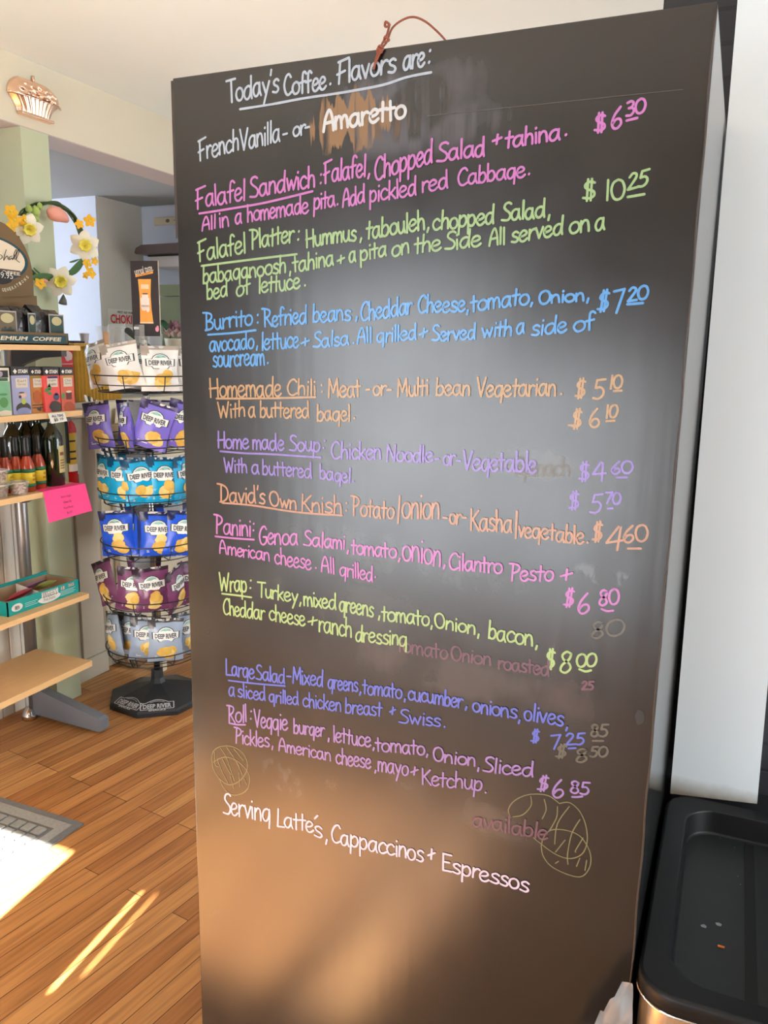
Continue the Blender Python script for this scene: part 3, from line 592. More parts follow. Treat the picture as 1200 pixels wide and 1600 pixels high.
# coffee display on the top shelf
disp = empty('coffee_display', (-2.42, 2.0, 1.523)); tag(disp, 'brown cardboard counter display holding black coffee bags on the top shelf', 'display')
DO = Vector((-2.42, 2.0, 1.523))
def dd(mb): mb.v = [v-DO for v in mb.v]; return mb
ty1 = onX(107, 533, -2.275).y
mb = MB().box((-2.47, 1.55, 1.5235), (-2.275, ty1, 1.528)).box((-2.28, 1.55, 1.5235), (-2.275, ty1, 1.566)).box((-2.47, ty1-.004, 1.5235), (-2.275, ty1, 1.566)).box((-2.47, 1.55, 1.5235), (-2.465, ty1, 1.58))
dd(mb).build('tray', M_card, disp)
M_teal = mat('dark_teal_print', (.008, .055, .075), .5)
fn = shelf_face(-2.275, 0, 0); mb = MB(); pA = onX(-40, 532, -2.275); pB = onX(104, 532, -2.275)
quad(mb, fn, pA.y, 1.530, pB.y, 1.558); dd(mb).build('band', M_teal, disp)
M_cprint = mat('cream_print', (.72, .66, .5), .6)
fn2 = plate((-2.275, 0, 0), (0, 1, 0), (0, 0, 1), (1, 0, 0), .0014); mb = MB()
pL = onX(0, 531, -2.275); pR = onX(96, 531, -2.275)
put_text(mb, 'EMIUM  COFFEE', fn2, pR.y-pL.y, .014, (pL.y+pR.y)/2, 1.544, .03, shear=.2)
put_text(mb, 'PR', fn2, .040, .014, pL.y-.026, 1.544, .03, shear=.2); dd(mb).build('lettering', M_cprint, disp)
HX = -2.40                                               # header card
def hp(px, py): p = onX(px, py, HX); return (HX-.004, p.y, p.z)
arch = [(-95, 465), (53, 463), (52, 440), (50, 420), (46, 403), (40, 388), (32, 374), (20, 360), (8, 350), (-6, 343), (-22, 340), (-40, 343), (-56, 352), (-72, 368), (-86, 395), (-93, 430)]
mb = MB().prism([hp(*q) for q in arch], (.004, 0, 0)); dd(mb).build('header_card', M_card, disp)
mb = MB().prism([(HX-.09, onX(45, 466, HX).y-.17, 1.53), (HX-.09, onX(60, 470, HX).y, 1.53), (HX-.005, onX(60, 480, HX).y, 1.53), (HX-.005, onX(45, 466, HX).y-.17, 1.53)], (0, 0, .17)); dd(mb).build('card_support', M_card, disp)
fh = shelf_face(HX, 0, 0); fh2 = plate((HX, 0, 0), (0, 1, 0), (0, 0, 1), (1, 0, 0), .0012); fh3 = plate((HX, 0, 0), (0, 1, 0), (0, 0, 1), (1, 0, 0), .0019)
c0 = onX(-22, 402, HX); ra = onX(43, 402, HX).y-c0.y; rz = (onX(-22, 365, HX).z-onX(-22, 439, HX).z)/2
mb = MB(); blob(mb, fh, c0.y, c0.z, ra, rz, 0, 40); dd(mb).build('oval_rim', M_teal, disp)
mb = MB(); blob(mb, fh2, c0.y, c0.z, ra*.92, rz*.90, 0, 40); dd(mb).build('oval_panel', mat('cream_card', (.78, .68, .52), .6), disp)
mb = MB(); a_ = onX(-60, 423, HX); b_ = onX(31, 418, HX); quad(mb, fh3, a_.y, a_.z-.0, b_.y, a_.z+.022, 0); dd(mb).build('name_band', mat('dark_brown_print', (.07, .05, .04), .6), disp)
f4 = plate((HX, 0, 0), (0, 1, 0), (0, 0, 1), (1, 0, 0), .0026)
mb = MB(); put_text(mb, 'OFFEE', f4, (b_.y-onX(0, 420, HX).y)*.92, .012, (b_.y+onX(0, 420, HX).y)/2, a_.z+.011, .02); put_text(mb, 'C', f4, .018, .012, onX(0, 420, HX).y-.016, a_.z+.011, .02); dd(mb).build('lettering', M_cprint, disp)
p_ = onX(-2, 433, HX); mb = MB(); blob(mb, f4, p_.y-.005, p_.z, .062, .024, 0, 24); dd(mb).build('price_spot', M_ink, disp)
mb = MB(); f5 = plate((HX, 0, 0), (0, 1, 0), (0, 0, 1), (1, 0, 0), .0032); p2 = onX(8, 431, HX); put_text(mb, '$9.95', f5, .070, .024, p2.y-.004, p2.z, .0); dd(mb).build('price', M_paper, disp)
mb = MB()
def script(fnc, pts, w=.0022):
    P = [fnc(onX(x, y, HX).y, onX(x, y, HX).z) for x, y in pts]; mb.tube(smooth(P, 4), w*.5, 5)
f6 = plate((HX, 0, 0), (0, 1, 0), (0, 0, 1), (1, 0, 0), .0026)
script(f6, [(-12, 404), (-6, 400), (0, 398), (3, 402), (-2, 406)]); script(f6, [(9, 390), (6, 400), (5, 407), (8, 402), (11, 400), (12, 406)])
script(f6, [(18, 400), (14, 402), (14, 406), (18, 403), (19, 406), (22, 398)]); script(f6, [(21, 404), (25, 394), (24, 390), (21, 398), (22, 405), (25, 404)]); script(f6, [(25, 404), (29, 394), (28, 390), (25, 398), (25, 406), (30, 410)])
dd(mb).build('script_lettering', M_ink, disp)
mb = MB()
for i, ch_ in enumerate('3 GENERATIONS'):                 # small letters along the lower curve of the oval
    if ch_ == ' ': continue
    px_ = -4+46*i/12; py_ = 452-.0*px_; py_ = 453-22*(max(0, px_-4)/40)**1.9
    p = onX(px_, py_, HX); put_text(mb, ch_, f6, .0075, .012, p.y, p.z, .02, rot=.18+.75*i/12)
dd(mb).build('slogan', M_cprint, disp)

M_foil = mat('black_foil', (.012, .010, .012), .22, spec=.8, var=.3, scale=30, bump=.6)
M_label = mat('coffee_label', (.035, .055, .045), .5, var=.4, scale=40)
cof = [(-6, 27, 476, 523, 'tan', 'black coffee bag with brown label at the left end of the display'), (27, 44, 478, 523, None, 'plain black coffee bag second from left in the display'), (43, 56, 481, 523, 'green', 'black coffee bag with green label showing only its edge'),
       (55, 75, 476, 523, None, 'plain black crinkled coffee bag just left of the labelled end bag'), (75, 100, 483, 524, 'green', 'black coffee bag with green oval label at the right end of the display')]
for i, (xa, xb, yt, yb, lab, name) in enumerate(cof):
    X = -2.295-.004*(i % 2); A = onX(xa, yb, X); B = onX(xb, yb, X); zt = onX(xa, yt, X).z; z0 = 1.5285
    bag = empty('coffee_bag', (X-.04, (A.y+B.y)/2, z0)); tag(bag, name, 'coffee bag', 'coffee bags in the counter display')
    hw = (B.y-A.y)/2; H_ = zt-z0; mb = MB()
    secs = [(0, 1, .036), (.25, 1.02, .04), (.6, .98, .038), (.82, .95, .03), (.93, .96, .012), (1.0, .97, .004)]
    vs = []
    for t, sx, dpt in secs:
        j = [random.uniform(-.003, .003) for _ in range(8)]
        vs += [(dpt+j[0], -hw*sx, t*H_), (dpt+.003+j[1], 0, t*H_+j[2]), (dpt+j[3], hw*sx, t*H_), (-dpt, hw*sx, t*H_), (-dpt-.003, 0, t*H_), (-dpt, -hw*sx, t*H_)]
    fs = []
    for r in range(5):
        for k in range(6): fs.append((r*6+k, r*6+(k+1) % 6, r*6+6+(k+1) % 6, r*6+6+k))
    fs += [list(range(6))[::-1], [30+k for k in range(6)]]; mb.add(vs, fs); mb.build('pouch', M_foil, bag)
    if lab:
        fl = plate((.0455, 0, 0), (0, 1, 0), (0, 0, 1), (1, 0, 0), .0)
        mb = MB(); quad(mb, fl, -hw*.93, H_*.02, hw*.93, H_*.86); mb.build('label', mat('silver_label_edge', (.35, .33, .33), .4), bag)
        fl = plate((.0462, 0, 0), (0, 1, 0), (0, 0, 1), (1, 0, 0), .0)
        mb = MB(); quad(mb, fl, -hw*.82, H_*.18, hw*.82, H_*.82); mb.build('label_panel', mat('green_label', (.02, .06, .055), .5) if lab == 'green' else mat('tan_label', (.13, .10, .06), .5), bag)
        fl = plate((.0468, 0, 0), (0, 1, 0), (0, 0, 1), (1, 0, 0), .0)
        mb = MB(); blob(mb, fl, 0, H_*.66, hw*.62, H_*.13); quad(mb, fl, -hw*.8, H_*.03, hw*.8, H_*.15); mb.build('oval_badge', mat('pale_gold_print', (.50, .46, .25), .5), bag)
        mb = MB(); fl = plate((.0468, 0, 0), (0, 1, 0), (0, 0, 1), (1, 0, 0), .0)
        for q in range(5): blob(mb, fl, -hw*.5+q*hw*.25, H_*(.30+.05*(q % 2)), hw*.16, H_*.09, 0, 8, .4, q)
        mb.build('harvest_picture', M_label, bag)

# tea boxes
M_bblk = mat('tea_box_black', (.015, .015, .016), .5)
def tea_box(name_label, xa, xb, yt, X, body, art, depth=.13, title=None, dark_top=True):
    A = onX(xa, 645, X); B = onX(xb, 645, X); zt = onX((xa+xb)/2, yt, X).z; z0 = 1.286; hw = (B.y-A.y)/2; H_ = zt-z0
    t = empty('tea_box', (X, (A.y+B.y)/2, z0)); tag(t, name_label, 'tea box', 'tea boxes on the second shelf')
    zb_ = H_*.82 if dark_top else H_
    MB().box((-depth, -hw+.0007, 0), (0, hw-.0007, zb_)).build('carton', body, t)
    if dark_top:
        MB().box((-depth, -hw+.0007, zb_), (.0002, hw-.0007, H_), 0).build('top_band', M_bblk, t)
        f = plate((.0002, 0, 0), (0, 1, 0), (0, 0, 1), (1, 0, 0)); mb = MB(); put_text(mb, 'STASH', f, hw*1.0, .013, hw*.28, H_*.905, .04)
        d = hw*.22; mb.add([f(-hw*.55-d, H_*.905), f(-hw*.55, H_*.905-d), f(-hw*.55+d, H_*.905), f(-hw*.55, H_*.905+d)], [(0, 1, 2, 3)]); mb.build('lettering', M_paper, t)
    f = plate((0, 0, 0), (0, 1, 0), (0, 0, 1), (1, 0, 0), .0006); f2 = plate((0, 0, 0), (0, 1, 0), (0, 0, 1), (1, 0, 0), .0012); f3 = plate((0, 0, 0), (0, 1, 0), (0, 0, 1), (1, 0, 0), .0018)
    if title:
        mb = MB(); quad(mb, f2, -hw*.58, H_*.56, hw*.72, H_*.76); mb.build('title_panel', mat('tea_title_cream', (.66, .60, .50), .6), t)
        mb = MB(); w_ = title.split(); put_text(mb, w_[0], f3, hw*.9, .009, hw*.07, H_*.705, .0); put_text(mb, w_[-1], f3, hw*.9, .009, hw*.07, H_*.63, .0); mb.build('title', mat('grey_print', (.2, .18, .17), .6), t)
    art(t, f, f2, f3, hw, H_)
    return t
def part(t, name, m_, draw):
    mb = MB(); draw(mb); return mb.build(name, m_, t)
def art_green(t, f, f2, f3, hw, H_):
    part(t, 'top_panel', M_bblk, lambda b: quad(b, f, -hw*.9, H_*.80, hw*.82, H_*.95))
    part(t, 'band', mat('tea_dark_green', (.03, .09, .04), .5), lambda b: quad(b, f, -hw*.9, H_*.73, hw*.75, H_*.79))
    part(t, 'picture', mat('tea_mint', (.17, .42, .25), .5, var=.25, scale=25), lambda b: quad(b, f, -hw*.95, H_*.1, hw*.92, H_*.72))
    part(t, 'emblem', mat('tea_lilac', (.36, .30, .38), .5), lambda b: blob(b, f2, -hw*.05, H_*.875, hw*.28, H_*.05, 0, 16, .5, 2))
    part(t, 'leaf', mat('tea_leaf', (.07, .25, .07), .5), lambda b: (blob(b, f2, hw*.1, H_*.28, hw*.5, H_*.11), blob(b, f2, hw*.1, H_*.45, hw*.5, H_*.025)))
    part(t, 'mound', mat('tea_cream', (.68, .62, .48), .5), lambda b: blob(b, f3, hw*.2, H_*.05, hw*.7, H_*.07))
def art_grey(t, f, f2, f3, hw, H_):
    part(t, 'cup', mat('tea_pink_cup', (.62, .42, .38), .5), lambda b: blob(b, f2, hw*.1, H_*.40, hw*.42, H_*.055))
    part(t, 'lime_disc', mat('tea_lime', (.42, .50, .08), .5), lambda b: blob(b, f3, hw*.15, H_*.27, hw*.27, H_*.062))
    part(t, 'tray_picture', mat('tea_brown', (.05, .035, .03), .5), lambda b: (blob(b, f2, hw*.1, H_*.12, hw*.8, H_*.13), blob(b, f2, 0, H_*.455, hw*.3, H_*.015), blob(b, f3, -hw*.2, H_*.37, hw*.14, H_*.035)))
    part(t, 'mound', mat('tea_periwinkle', (.24, .27, .50), .5), lambda b: blob(b, f3, hw*.1, H_*.055, hw*.75, H_*.085))
def art_orange(t, f, f2, f3, hw, H_):
    part(t, 'band', mat('tea_olive', (.26, .20, .03), .5), lambda b: quad(b, f, -hw*.9, H_*.76, hw*.9, H_*.81))
    part(t, 'orange_fruit', mat('tea_orange_fruit', (.40, .09, .01), .5), lambda b: blob(b, f2, -hw*.1, H_*.35, hw*.62, H_*.15, 0, 20, .15, 1))
    part(t, 'spice_picture', mat('tea_brown', (.05, .035, .03), .5), lambda b: (quad(b, f2, -hw*.9, H_*.16, hw*.8, H_*.185), quad(b, f2, -hw*.9, H_*.10, hw*.8, H_*.12), blob(b, f3, hw*.1, H_*.08, hw*.3, H_*.05, 0, 12, .5, 4)))
def art_red(t, f, f2, f3, hw, H_):
    part(t, 'band', mat('tea_navy', (.02, .02, .12), .5), lambda b: quad(b, f3, -hw*.5, H_*.755, hw*.72, H_*.80))
    part(t, 'leaves', mat('tea_leaf', (.07, .25, .07), .5), lambda b: (blob(b, f2, -hw*.6, H_*.50, hw*.38, H_*.05, 0, 16, .6, 5), blob(b, f2, -hw*.35, H_*.56, hw*.25, H_*.05, 0, 16, .6, 6), blob(b, f2, -hw*.35, H_*.42, hw*.25, H_*.03, 0, 16, .6, 7)))
    part(t, 'teapot_picture', mat('tea_blue_grey', (.06, .07, .14), .5), lambda b: (blob(b, f2, hw*.45, H_*.33, hw*.4, H_*.075), blob(b, f2, hw*.5, H_*.40, hw*.2, H_*.03)))
    part(t, 'shadow_picture', mat('tea_brown', (.05, .035, .03), .5), lambda b: (blob(b, f3, hw*.25, H_*.10, hw*.7, H_*.15, 0, 20, .3, 3)))
def art_chai(t, f, f2, f3, hw, H_):
    part(t, 'band', mat('tea_gold', (.45, .25, .06), .5), lambda b: quad(b, f, -hw*.7, H_*.765, hw*.9, H_*.81))
    part(t, 'glass_picture', mat('tea_maroon', (.13, .02, .02), .5), lambda b: (quad(b, f2, -hw*.3, H_*.26, hw*.55, H_*.44)))
    part(t, 'foam', mat('tea_cream', (.68, .62, .48), .5), lambda b: blob(b, f3, hw*.12, H_*.44, hw*.42, H_*.025))
    part(t, 'mound', mat('tea_terracotta', (.38, .07, .025), .5), lambda b: blob(b, f3, hw*.1, H_*.07, hw*.8, H_*.14, 0, 20, .2, 8))
    part(t, 'leaf', mat('tea_leaf', (.07, .25, .07), .5), lambda b: blob(b, f2, -hw*.7, H_*.35, hw*.25, H_*.07))
tea_box('pale green tea box with a leaf, leftmost on the second shelf', -8, 19, 575, -2.265, mat('tea_box_cream', (.62, .60, .48), .5), art_green, dark_top=False)
tea_box('lavender blue tea box beside the pale green one', 21, 50, 573, -2.275, mat('tea_box_lavender', (.34, .37, .60), .5), art_grey, title='Earl Grey')
tea_box('orange tea box with an orange fruit on it', 50, 71, 574, -2.285, mat('tea_box_orange', (.52, .19, .03), .5), art_orange, title='Orange Spice')
tea_box('bright red tea box with a blue teapot on it', 71, 96, 574, -2.275, mat('tea_box_red', (.72, .075, .07), .5), art_red, title='English Breakfast')
tea_box('coral tea box with a glass of chai, rightmost on the shelf', 97, 118, 574, -2.275, mat('tea_box_coral', (.60, .12, .07), .5), art_chai, title='Chai Spice')

# price card on the second shelf edge
P = [onX(75, 646, -2.245), onX(100, 644, -2.245), onX(105, 658, -2.235), onX(80, 662, -2.235)]
card = MB().prism([tuple(p) for p in P], (.0008, 0, 0)).build('price_card', M_paper); tag(card, 'small white handwritten price card hanging from the second shelf edge', 'price card')
def quad_map(P, n, off):
    P = [Vector(p) for p in P]; n = Vector(n).normalized()
    return lambda x, z: (P[0]*(1-x)*(1-z)+P[1]*x*(1-z)+P[2]*x*z+P[3]*(1-x)*z)+n*off
fn = quad_map([P[3], P[2], P[1], P[0]], (1, 0, 0), .0018); mb = MB(); put_text(mb, 'ALL TEAS', fn, .72, .26, .5, .70); put_text(mb, '$5', fn, .24, .34, .34, .30); put_text(mb, '10', fn, .2, .26, .70, .34); mb.build('lettering', M_ink, card)

# bottles
M_oil = mat('dark_green_glass', (.006, .014, .004), .08, spec=.7, var=.2, coat=.5)
M_cap = mat('black_cap', (.015, .015, .015), .35)
def oil_bottle(px, X, label, front):
    p = onX(px, 760, X); t = empty('olive_oil_bottle', (X, p.y, 1.007)); tag(t, label, 'bottle', 'olive oil bottles on the third shelf')
    MB().lathe([(.034, 0), (.038, .004), (.038, .165), (.036, .185), (.026, .205), (.0155, .222), (.0135, .235), (.0135, .2560), (.016, .2565), (.016, .262)], seg=24).build('glass_body', M_oil, t)
    MB().lathe([(.0165, .2440), (.0165, .2640), (.012, .266)], seg=18).build('cap', mat('green_cap', (.02, .07, .04), .4), t)
    mb = MB()
    for k in range(8):
        a0 = -.25+k*.115; a1 = a0+.115; r = .0386
        mb.add([(r*math.cos(a), r*math.sin(a), z) for a, z in ((a0, .05), (a1, .05), (a1, .15), (a0, .15))], [(0, 1, 2, 3)])
    if front: mb.build('label', mat('oil_label', (.50, .43, .18), .6, var=.3, scale=40), t)
    if front:
        mb = MB()
        for (z, h_) in ((.115, .012), (.095, .004), (.085, .004), (.075, .004), (.065, .004)):
            for k in range(5):
                a0 = -.12+k*.11; r = .0392; mb.add([(r*math.cos(a), r*math.sin(a), zz) for a, zz in ((a0, z), (a0+.1, z), (a0+.1, z+h_), (a0, z+h_))], [(0, 1, 2, 3)])
        mb.build('label_print', mat('oil_label_print', (.20, .05, .03), .6), t)
oil_bottle(86, -2.325, 'dark green olive oil bottle with cream label, rightmost on the third shelf', True)
oil_bottle(64, -2.40, 'dark green olive oil bottle behind the rightmost hot sauce', False)
oil_bottle(46, -2.43, 'dark green olive oil bottle second from right in the back row', False)
oil_bottle(25, -2.42, 'dark green olive oil bottle at the left of the back row', False)
M_sauce = mat('red_hot_sauce', (.36, .045, .012), .15, spec=.6, var=.2, scale=40, coat=.4)
def sauce(px, X, label):
    p = onX(px, 768, X); t = empty('hot_sauce_bottle', (X, p.y, 1.007)); tag(t, label, 'bottle', 'hot sauce bottles on the third shelf')
    MB().lathe([(.023, 0), (.0255, .003), (.0255, .085), (.023, .10), (.014, .125), (.0115, .135), (.0115, .16)], seg=20).build('glass_body', M_sauce, t)
    MB().lathe([(.0135, .125), (.0135, .150), (.0125, .185), (.0125, .196), (.010, .198)], seg=16).build('cap', M_cap, t)
    def band(nm, z0, z1, r, m_):
        mb = MB(); mb.lathe([(r, z0), (r, z1)], seg=20); mb.build(nm, m_, t)
    band('label', .025, .082, .0259, mat('sauce_label_yellow', (.72, .54, .03), .5, var=.12, scale=60)); band('label_top', .070, .083, .0262, mat('sauce_label_green', (.02, .14, .06), .5)); band('label_foot', .018, .03, .0262, mat('sauce_label_green', (.02, .14, .06), .5))
    mb = MB(); f = lambda x, z: Vector((.0266*math.cos(x/.0266+.35), .0266*math.sin(x/.0266+.35), z)); put_text(mb, 'HOT', f, .022, .010, 0, .058, .03); put_text(mb, 'SAUCE', f, .026, .008, 0, .044, .03); mb.build('label_print', mat('sauce_print', (.30, .10, .01), .5), t)
for i, (px, X, lb) in enumerate([(-6, -2.33, 'red hot sauce bottle cut by the left picture edge'), (10, -2.345, 'red hot sauce bottle behind the lidded cups'), (28, -2.335, 'red hot sauce bottle behind the white nut cup, left of two'), (45, -2.305, 'red hot sauce bottle right behind the white nut cup'), (62, -2.32, 'red hot sauce bottle beside the labelled olive oil bottle')]): sauce(px, X, lb)
M_clear = mat('clear_plastic', (.85, .84, .80), .15, var=.02, alpha=.22)
def nut_cup(px, X, z0, label, fill):
    p = onX(px, 775, X); t = empty('snack_cup', (X, p.y, z0)); tag(t, label, 'plastic cup', 'lidded snack cups on the third shelf')
    MB().lathe([(.024, 0), (.0255, .003), (.033, .043), (.0345, .0435)], seg=20).build('cup', M_clear, t)
    MB().lathe([(.035, .043), (.035, .048), (.031, .0485), (.030, .0465), (.001, .0465)], seg=20).build('lid', mat('clear_lid', (.85, .83, .80), .2, var=.02, alpha=.3), t)
    mb = MB()
    for k in range(46):
        r = .021*math.sqrt(random.random()); a = random.random()*2*PI; z = .006+.032*random.random(); r *= .9+z*4
        mb.lathe([(.0005, -.004), (.005, -.002), (.005, .002), (.0005, .004)], (r*math.cos(a), r*math.sin(a), z), 6)
    q = mb.build('nuts', fill, t); q['kind'] = 'stuff'
nut_cup(31, -2.275, 1.007, 'clear lidded cup of pale nuts on the third shelf', mat('pale_nuts', (.52, .38, .33), .7, var=.35, scale=60))
nut_cup(-1, -2.285, 1.007, 'clear lidded cup of brown nuts under another cup', mat('brown_nuts', (.20, .11, .06), .7, var=.4, scale=60))
nut_cup(0, -2.285, 1.0565, 'clear lidded cup of brown nuts stacked on another cup', mat('brown_nuts', (.20, .11, .06), .7))

# pink sign over the third shelf edge
P = [onX(69, 777, -2.246), onX(134, 762, -2.246), onX(144, 798, -2.215), onX(76, 817, -2.215)]
for q in P[:2]: q.x = -2.2485; q.z = 1.0078
tops = [P[0]+Vector((-.05, .004, .0)), P[1]+Vector((-.05, -.004, .0))]
mb = MB(); mb.prism([tuple(p) for p in P], (.0008, 0, 0)); mb.prism([tuple(tops[0]), tuple(tops[1]), tuple(P[1]), tuple(P[0])], (0, 0, .0008))
k_ = [P[0]*.0+P[3]+Vector((0, 0, 0)), P[0], P[0]+Vector((.004, .012, 0))]
sg = mb.build('pink_sign', M_pink); tag(sg, 'bright pink paper price sign folded over the third shelf edge', 'sign')
fn = quad_map([P[3], P[2], P[1], P[0]], (P[1]-P[0]).cross(P[1]-P[2]) if (P[1]-P[0]).cross(P[1]-P[2]).x > 0 else (P[1]-P[2]).cross(P[1]-P[0]), .0022)
mb = MB()
for s_, w_, z_ in (('Extra Virgin', .24, .70), ('Olive Oil', .18, .52), ('First Press', .22, .33), ('$6.50', .12, .15)): put_text(mb, s_, fn, w_, .085, .48, z_, -.01)
mb.build('lettering', mat('sign_print', (.12, .01, .05), .6), sg)

# fruit snack carton on the fourth shelf
M_tealb = mat('teal_carton', (.0, .33, .30), .5, var=.05)
FX = -2.295; A = onX(12, 956, FX); B = onX(125, 930, FX); Z0 = .5765
y0, y1 = A.y+.0, B.y; CT = Vector((FX, (y0+y1)/2, Z0)); ct = empty('snack_carton', CT); tag(ct, 'teal open carton of fruit snacks on the fourth shelf', 'carton')
hw = (y1-y0)/2; D_ = .17; HF = onX(125, 904, FX).z-Z0
MB().box((-.004, -hw, 0), (0, hw, HF)).build('front_panel', M_tealb, ct)
MB().box((-D_, -hw, 0), (-D_+.004, hw, HF+.012)).build('back_panel', M_tealb, ct)
MB().box((-D_, -hw, 0), (0, -hw+.004, HF)).build('side_panel', M_tealb, ct)
MB().box((-D_, hw-.004, 0), (0, hw, HF)).build('side_panel', M_tealb, ct)
MB().box((-D_+.004, -hw+.004, 0), (-.004, hw-.004, .004)).box((-D_+.004, -hw+.004, .004), (-D_+.007, hw-.004, HF)).box((-.007, -hw+.004, .004), (-.004, hw-.004, HF*.98)).box((-D_+.004, hw-.007, 0), (-.004, hw-.004, HF*.98)).box((-D_+.004, -hw+.004, 0), (-.004, -hw+.007, HF*.98)).build('lining', M_cardl, ct)
MB().prism([(-D_+.01, .012, .004), (-.008, -.02, .004), (-.008, -.02, HF*.95), (-D_+.01, .012, HF*1.02)], (0, .003, 0)).build('divider', M_paper, ct)
f = plate((0, 0, 0), (0, 1, 0), (0, 0, 1), (1, 0, 0)); f2 = plate((0, 0, 0), (0, 1, 0), (0, 0, 1), (1, 0, 0), .0014); f3 = plate((0, 0, 0), (0, 1, 0), (0, 0, 1), (1, 0, 0), .002)
mb = MB(); blob(mb, f, .02, HF*.34, .055, HF*.28, 0, 24, .1, 2); quad(mb, f2, -.018, HF*.48, .062, HF*.90); blob(mb, f, -hw*.76, HF*.46, hw*.145, HF*.27, 0, 24); mb.build('white_print', M_paper, ct)
mb = MB(); put_text(mb, "Welch's", f3, .068, .020, .022, HF*.66, -.01, shear=.2); put_text(mb, 'Fruit Snacks', f3, .055, .011, .018, HF*.33, -.01, shear=.2); put_text(mb, 'REAL', f3, .020, .007, -hw*.76, HF*.52); put_text(mb, 'FRUIT', f3, .022, .007, -hw*.76, HF*.38)
quad(mb, f3, -.014, HF*.5, .06, HF*.53); quad(mb, f3, -.014, HF*.84, .058, HF*.87); mb.build('lettering', M_ink, ct)
mb = MB(); put_text(mb, '15', f2, .018, .013, hw*.50, HF*.74, .05); put_text(mb, 'SNACK', f2, .03, .012, hw*.75, HF*.78, .03); mb.build('count_print', mat('salmon_print', (.80, .42, .33), .5), ct)
mb = MB()
for k in range(4): quad(mb, f2, hw*.42, HF*(.50-.10*k), hw*(.86-.05*(k % 2)), HF*(.535-.10*k))
for k in range(3): quad(mb, f2, -hw*.56, HF*(.52-.12*k), -hw*(.22+.05*(k % 2)), HF*(.555-.12*k))
mb.build('fine_print', mat('mint_print', (.45, .70, .66), .5), ct)
def snack_pack(loc, rz, c, nm, label):
    mb = MB(); vs = []; fs = []
    for j in range(7):
        for i in range(7):
            u = -1+i/3; v = -1+j/3; th = .011*(1-abs(u)**3)*(1-abs(v)**4)
            vs.append((u*.034, th, v*.045))
    n = len(vs); vs += [(x, -y, z) for x, y, z in vs]
    for j in range(6):
        for i in range(6):
            a = j*7+i; fs += [(a, a+7, a+8, a+1), (n+a, n+a+1, n+a+8, n+a+7)]
    mb.add(vs, fs, 0, True); o = mb.build('snack_packet', mat(nm, c, .3, var=.25, scale=30)); o.location = loc; o.rotation_euler = (math.radians(64), .0, rz); tag(o, label, 'snack packet', 'fruit snack packets in the carton'); 
    mb = MB(); blob(mb, lambda x, z: Vector((x, -.0118+.006*(x/.03)**2, z)), 0, .005, .022, .018, 0, 16); mb.build('badge', M_paper, o); return o
snack_pack((FX-.075, CT.y-.05, Z0+.040), PI/2+.3, (.36, .02, .05), 'packet_red', 'red fruit snack packet left of the carton divider')
snack_pack((FX-.075, CT.y+.065, Z0+.045), PI/2-.2, (.40, .42, .10), 'packet_lime', 'lime green fruit snack packet right of the carton divider')
snack_pack((FX-.110, CT.y+.045, Z0+.046), PI/2+.1, (.28, .12, .24), 'packet_mauve', 'mauve fruit snack packet behind the lime green one')

# fire extinguisher behind the shelf, red tag above it
ex = empty('fire_extinguisher', (-2.600, 2.605, .90)); tag(ex, 'red fire extinguisher with yellow label hanging behind the shelf unit', 'fire extinguisher')
M_red = mat('red_enamel', (.52, .012, .015), .25, var=.05)
MB().lathe([(.040, 0), (.047, .006), (.047, .275), (.042, .298), (.028, .315), (.015, .322), (.015, .34)], seg=24).build('cylinder', M_red, ex)
def xlab(nm, z0, z1, a0, a1, m_, r=.0476):
    mb = MB()
    for k in range(8):
        b0 = a0+(a1-a0)*k/8; b1 = a0+(a1-a0)*(k+1)/8; mb.add([(r*math.cos(b), r*math.sin(b), z) for b, z in ((b0, z0), (b1, z0), (b1, z1), (b0, z1))], [(0, 1, 2, 3)])
    mb.build(nm, m_, ex)
xlab('yellow_label', .10, .262, -1.6, .35, mat('ext_yellow', (.66, .44, .03), .5, var=.1)); xlab('white_label', .085, .262, .35, 1.1, mat('ext_grey', (.45, .44, .43), .5, var=.1)); xlab('picture_strip', .10, .13, -.6, .35, M_paper, .0481)
xlab('print', .15, .158, -.6, .2, M_ink, .0481); xlab('print', .18, .188, -.6, .2, M_ink, .0481); xlab('print', .225, .232, -.6, .2, M_ink, .0481); xlab('foot_label', .01, .045, -.5, .6, M_paper)
MB().lathe([(.016, .335), (.018, .34), (.018, .365)], seg=14).build('valve', M_red, ex)
mb = MB(); mb.prism([(-.008, -.035, .345), (-.008, .085, .335), (-.008, .095, .325), (-.008, .085, .345), (-.008, .03, .372), (-.008, -.035, .372)], (.016, 0, 0)); mb.build('handle', mat('ext_handle', (.20, .20, .20), .4, .4), ex)
MB().tube(smooth([(.01, -.01, .35), (.05, -.04, .34), (.058, -.045, .25), (.052, -.04, .14)]), .007, 8).build('hose', M_cap, ex)
MB().box((-.056, -.02, .10), (-.046, .02, .30)).build('wall_bracket', M_grey, ex)
p = onX(93, 572, -2.62); p2 = onX(113, 546, -2.62)
rs = MB().box((-2.632, p.y, 1.2805), (-2.62, p2.y, p2.z)).build('fire_notice', M_red); tag(rs, 'red fire notice standing on the half wall beside the mustard box', 'sign')
f = plate((-2.62, 0, 0), (0, 1, 0), (0, 0, 1), (1, 0, 0)); mb = MB(); blob(mb, f, (p.y+p2.y)/2+.012, p2.z-.028, .022, .022, 0, 20, .3, 3); quad(mb, f, p.y+.006, p2.z-.062, p2.y-.004, p2.z-.059); quad(mb, f, p.y+.006, p2.z-.078, p2.y-.004, p2.z-.075); mb.build('white_print', mat('notice_print', (.66, .5, .48), .6), rs)

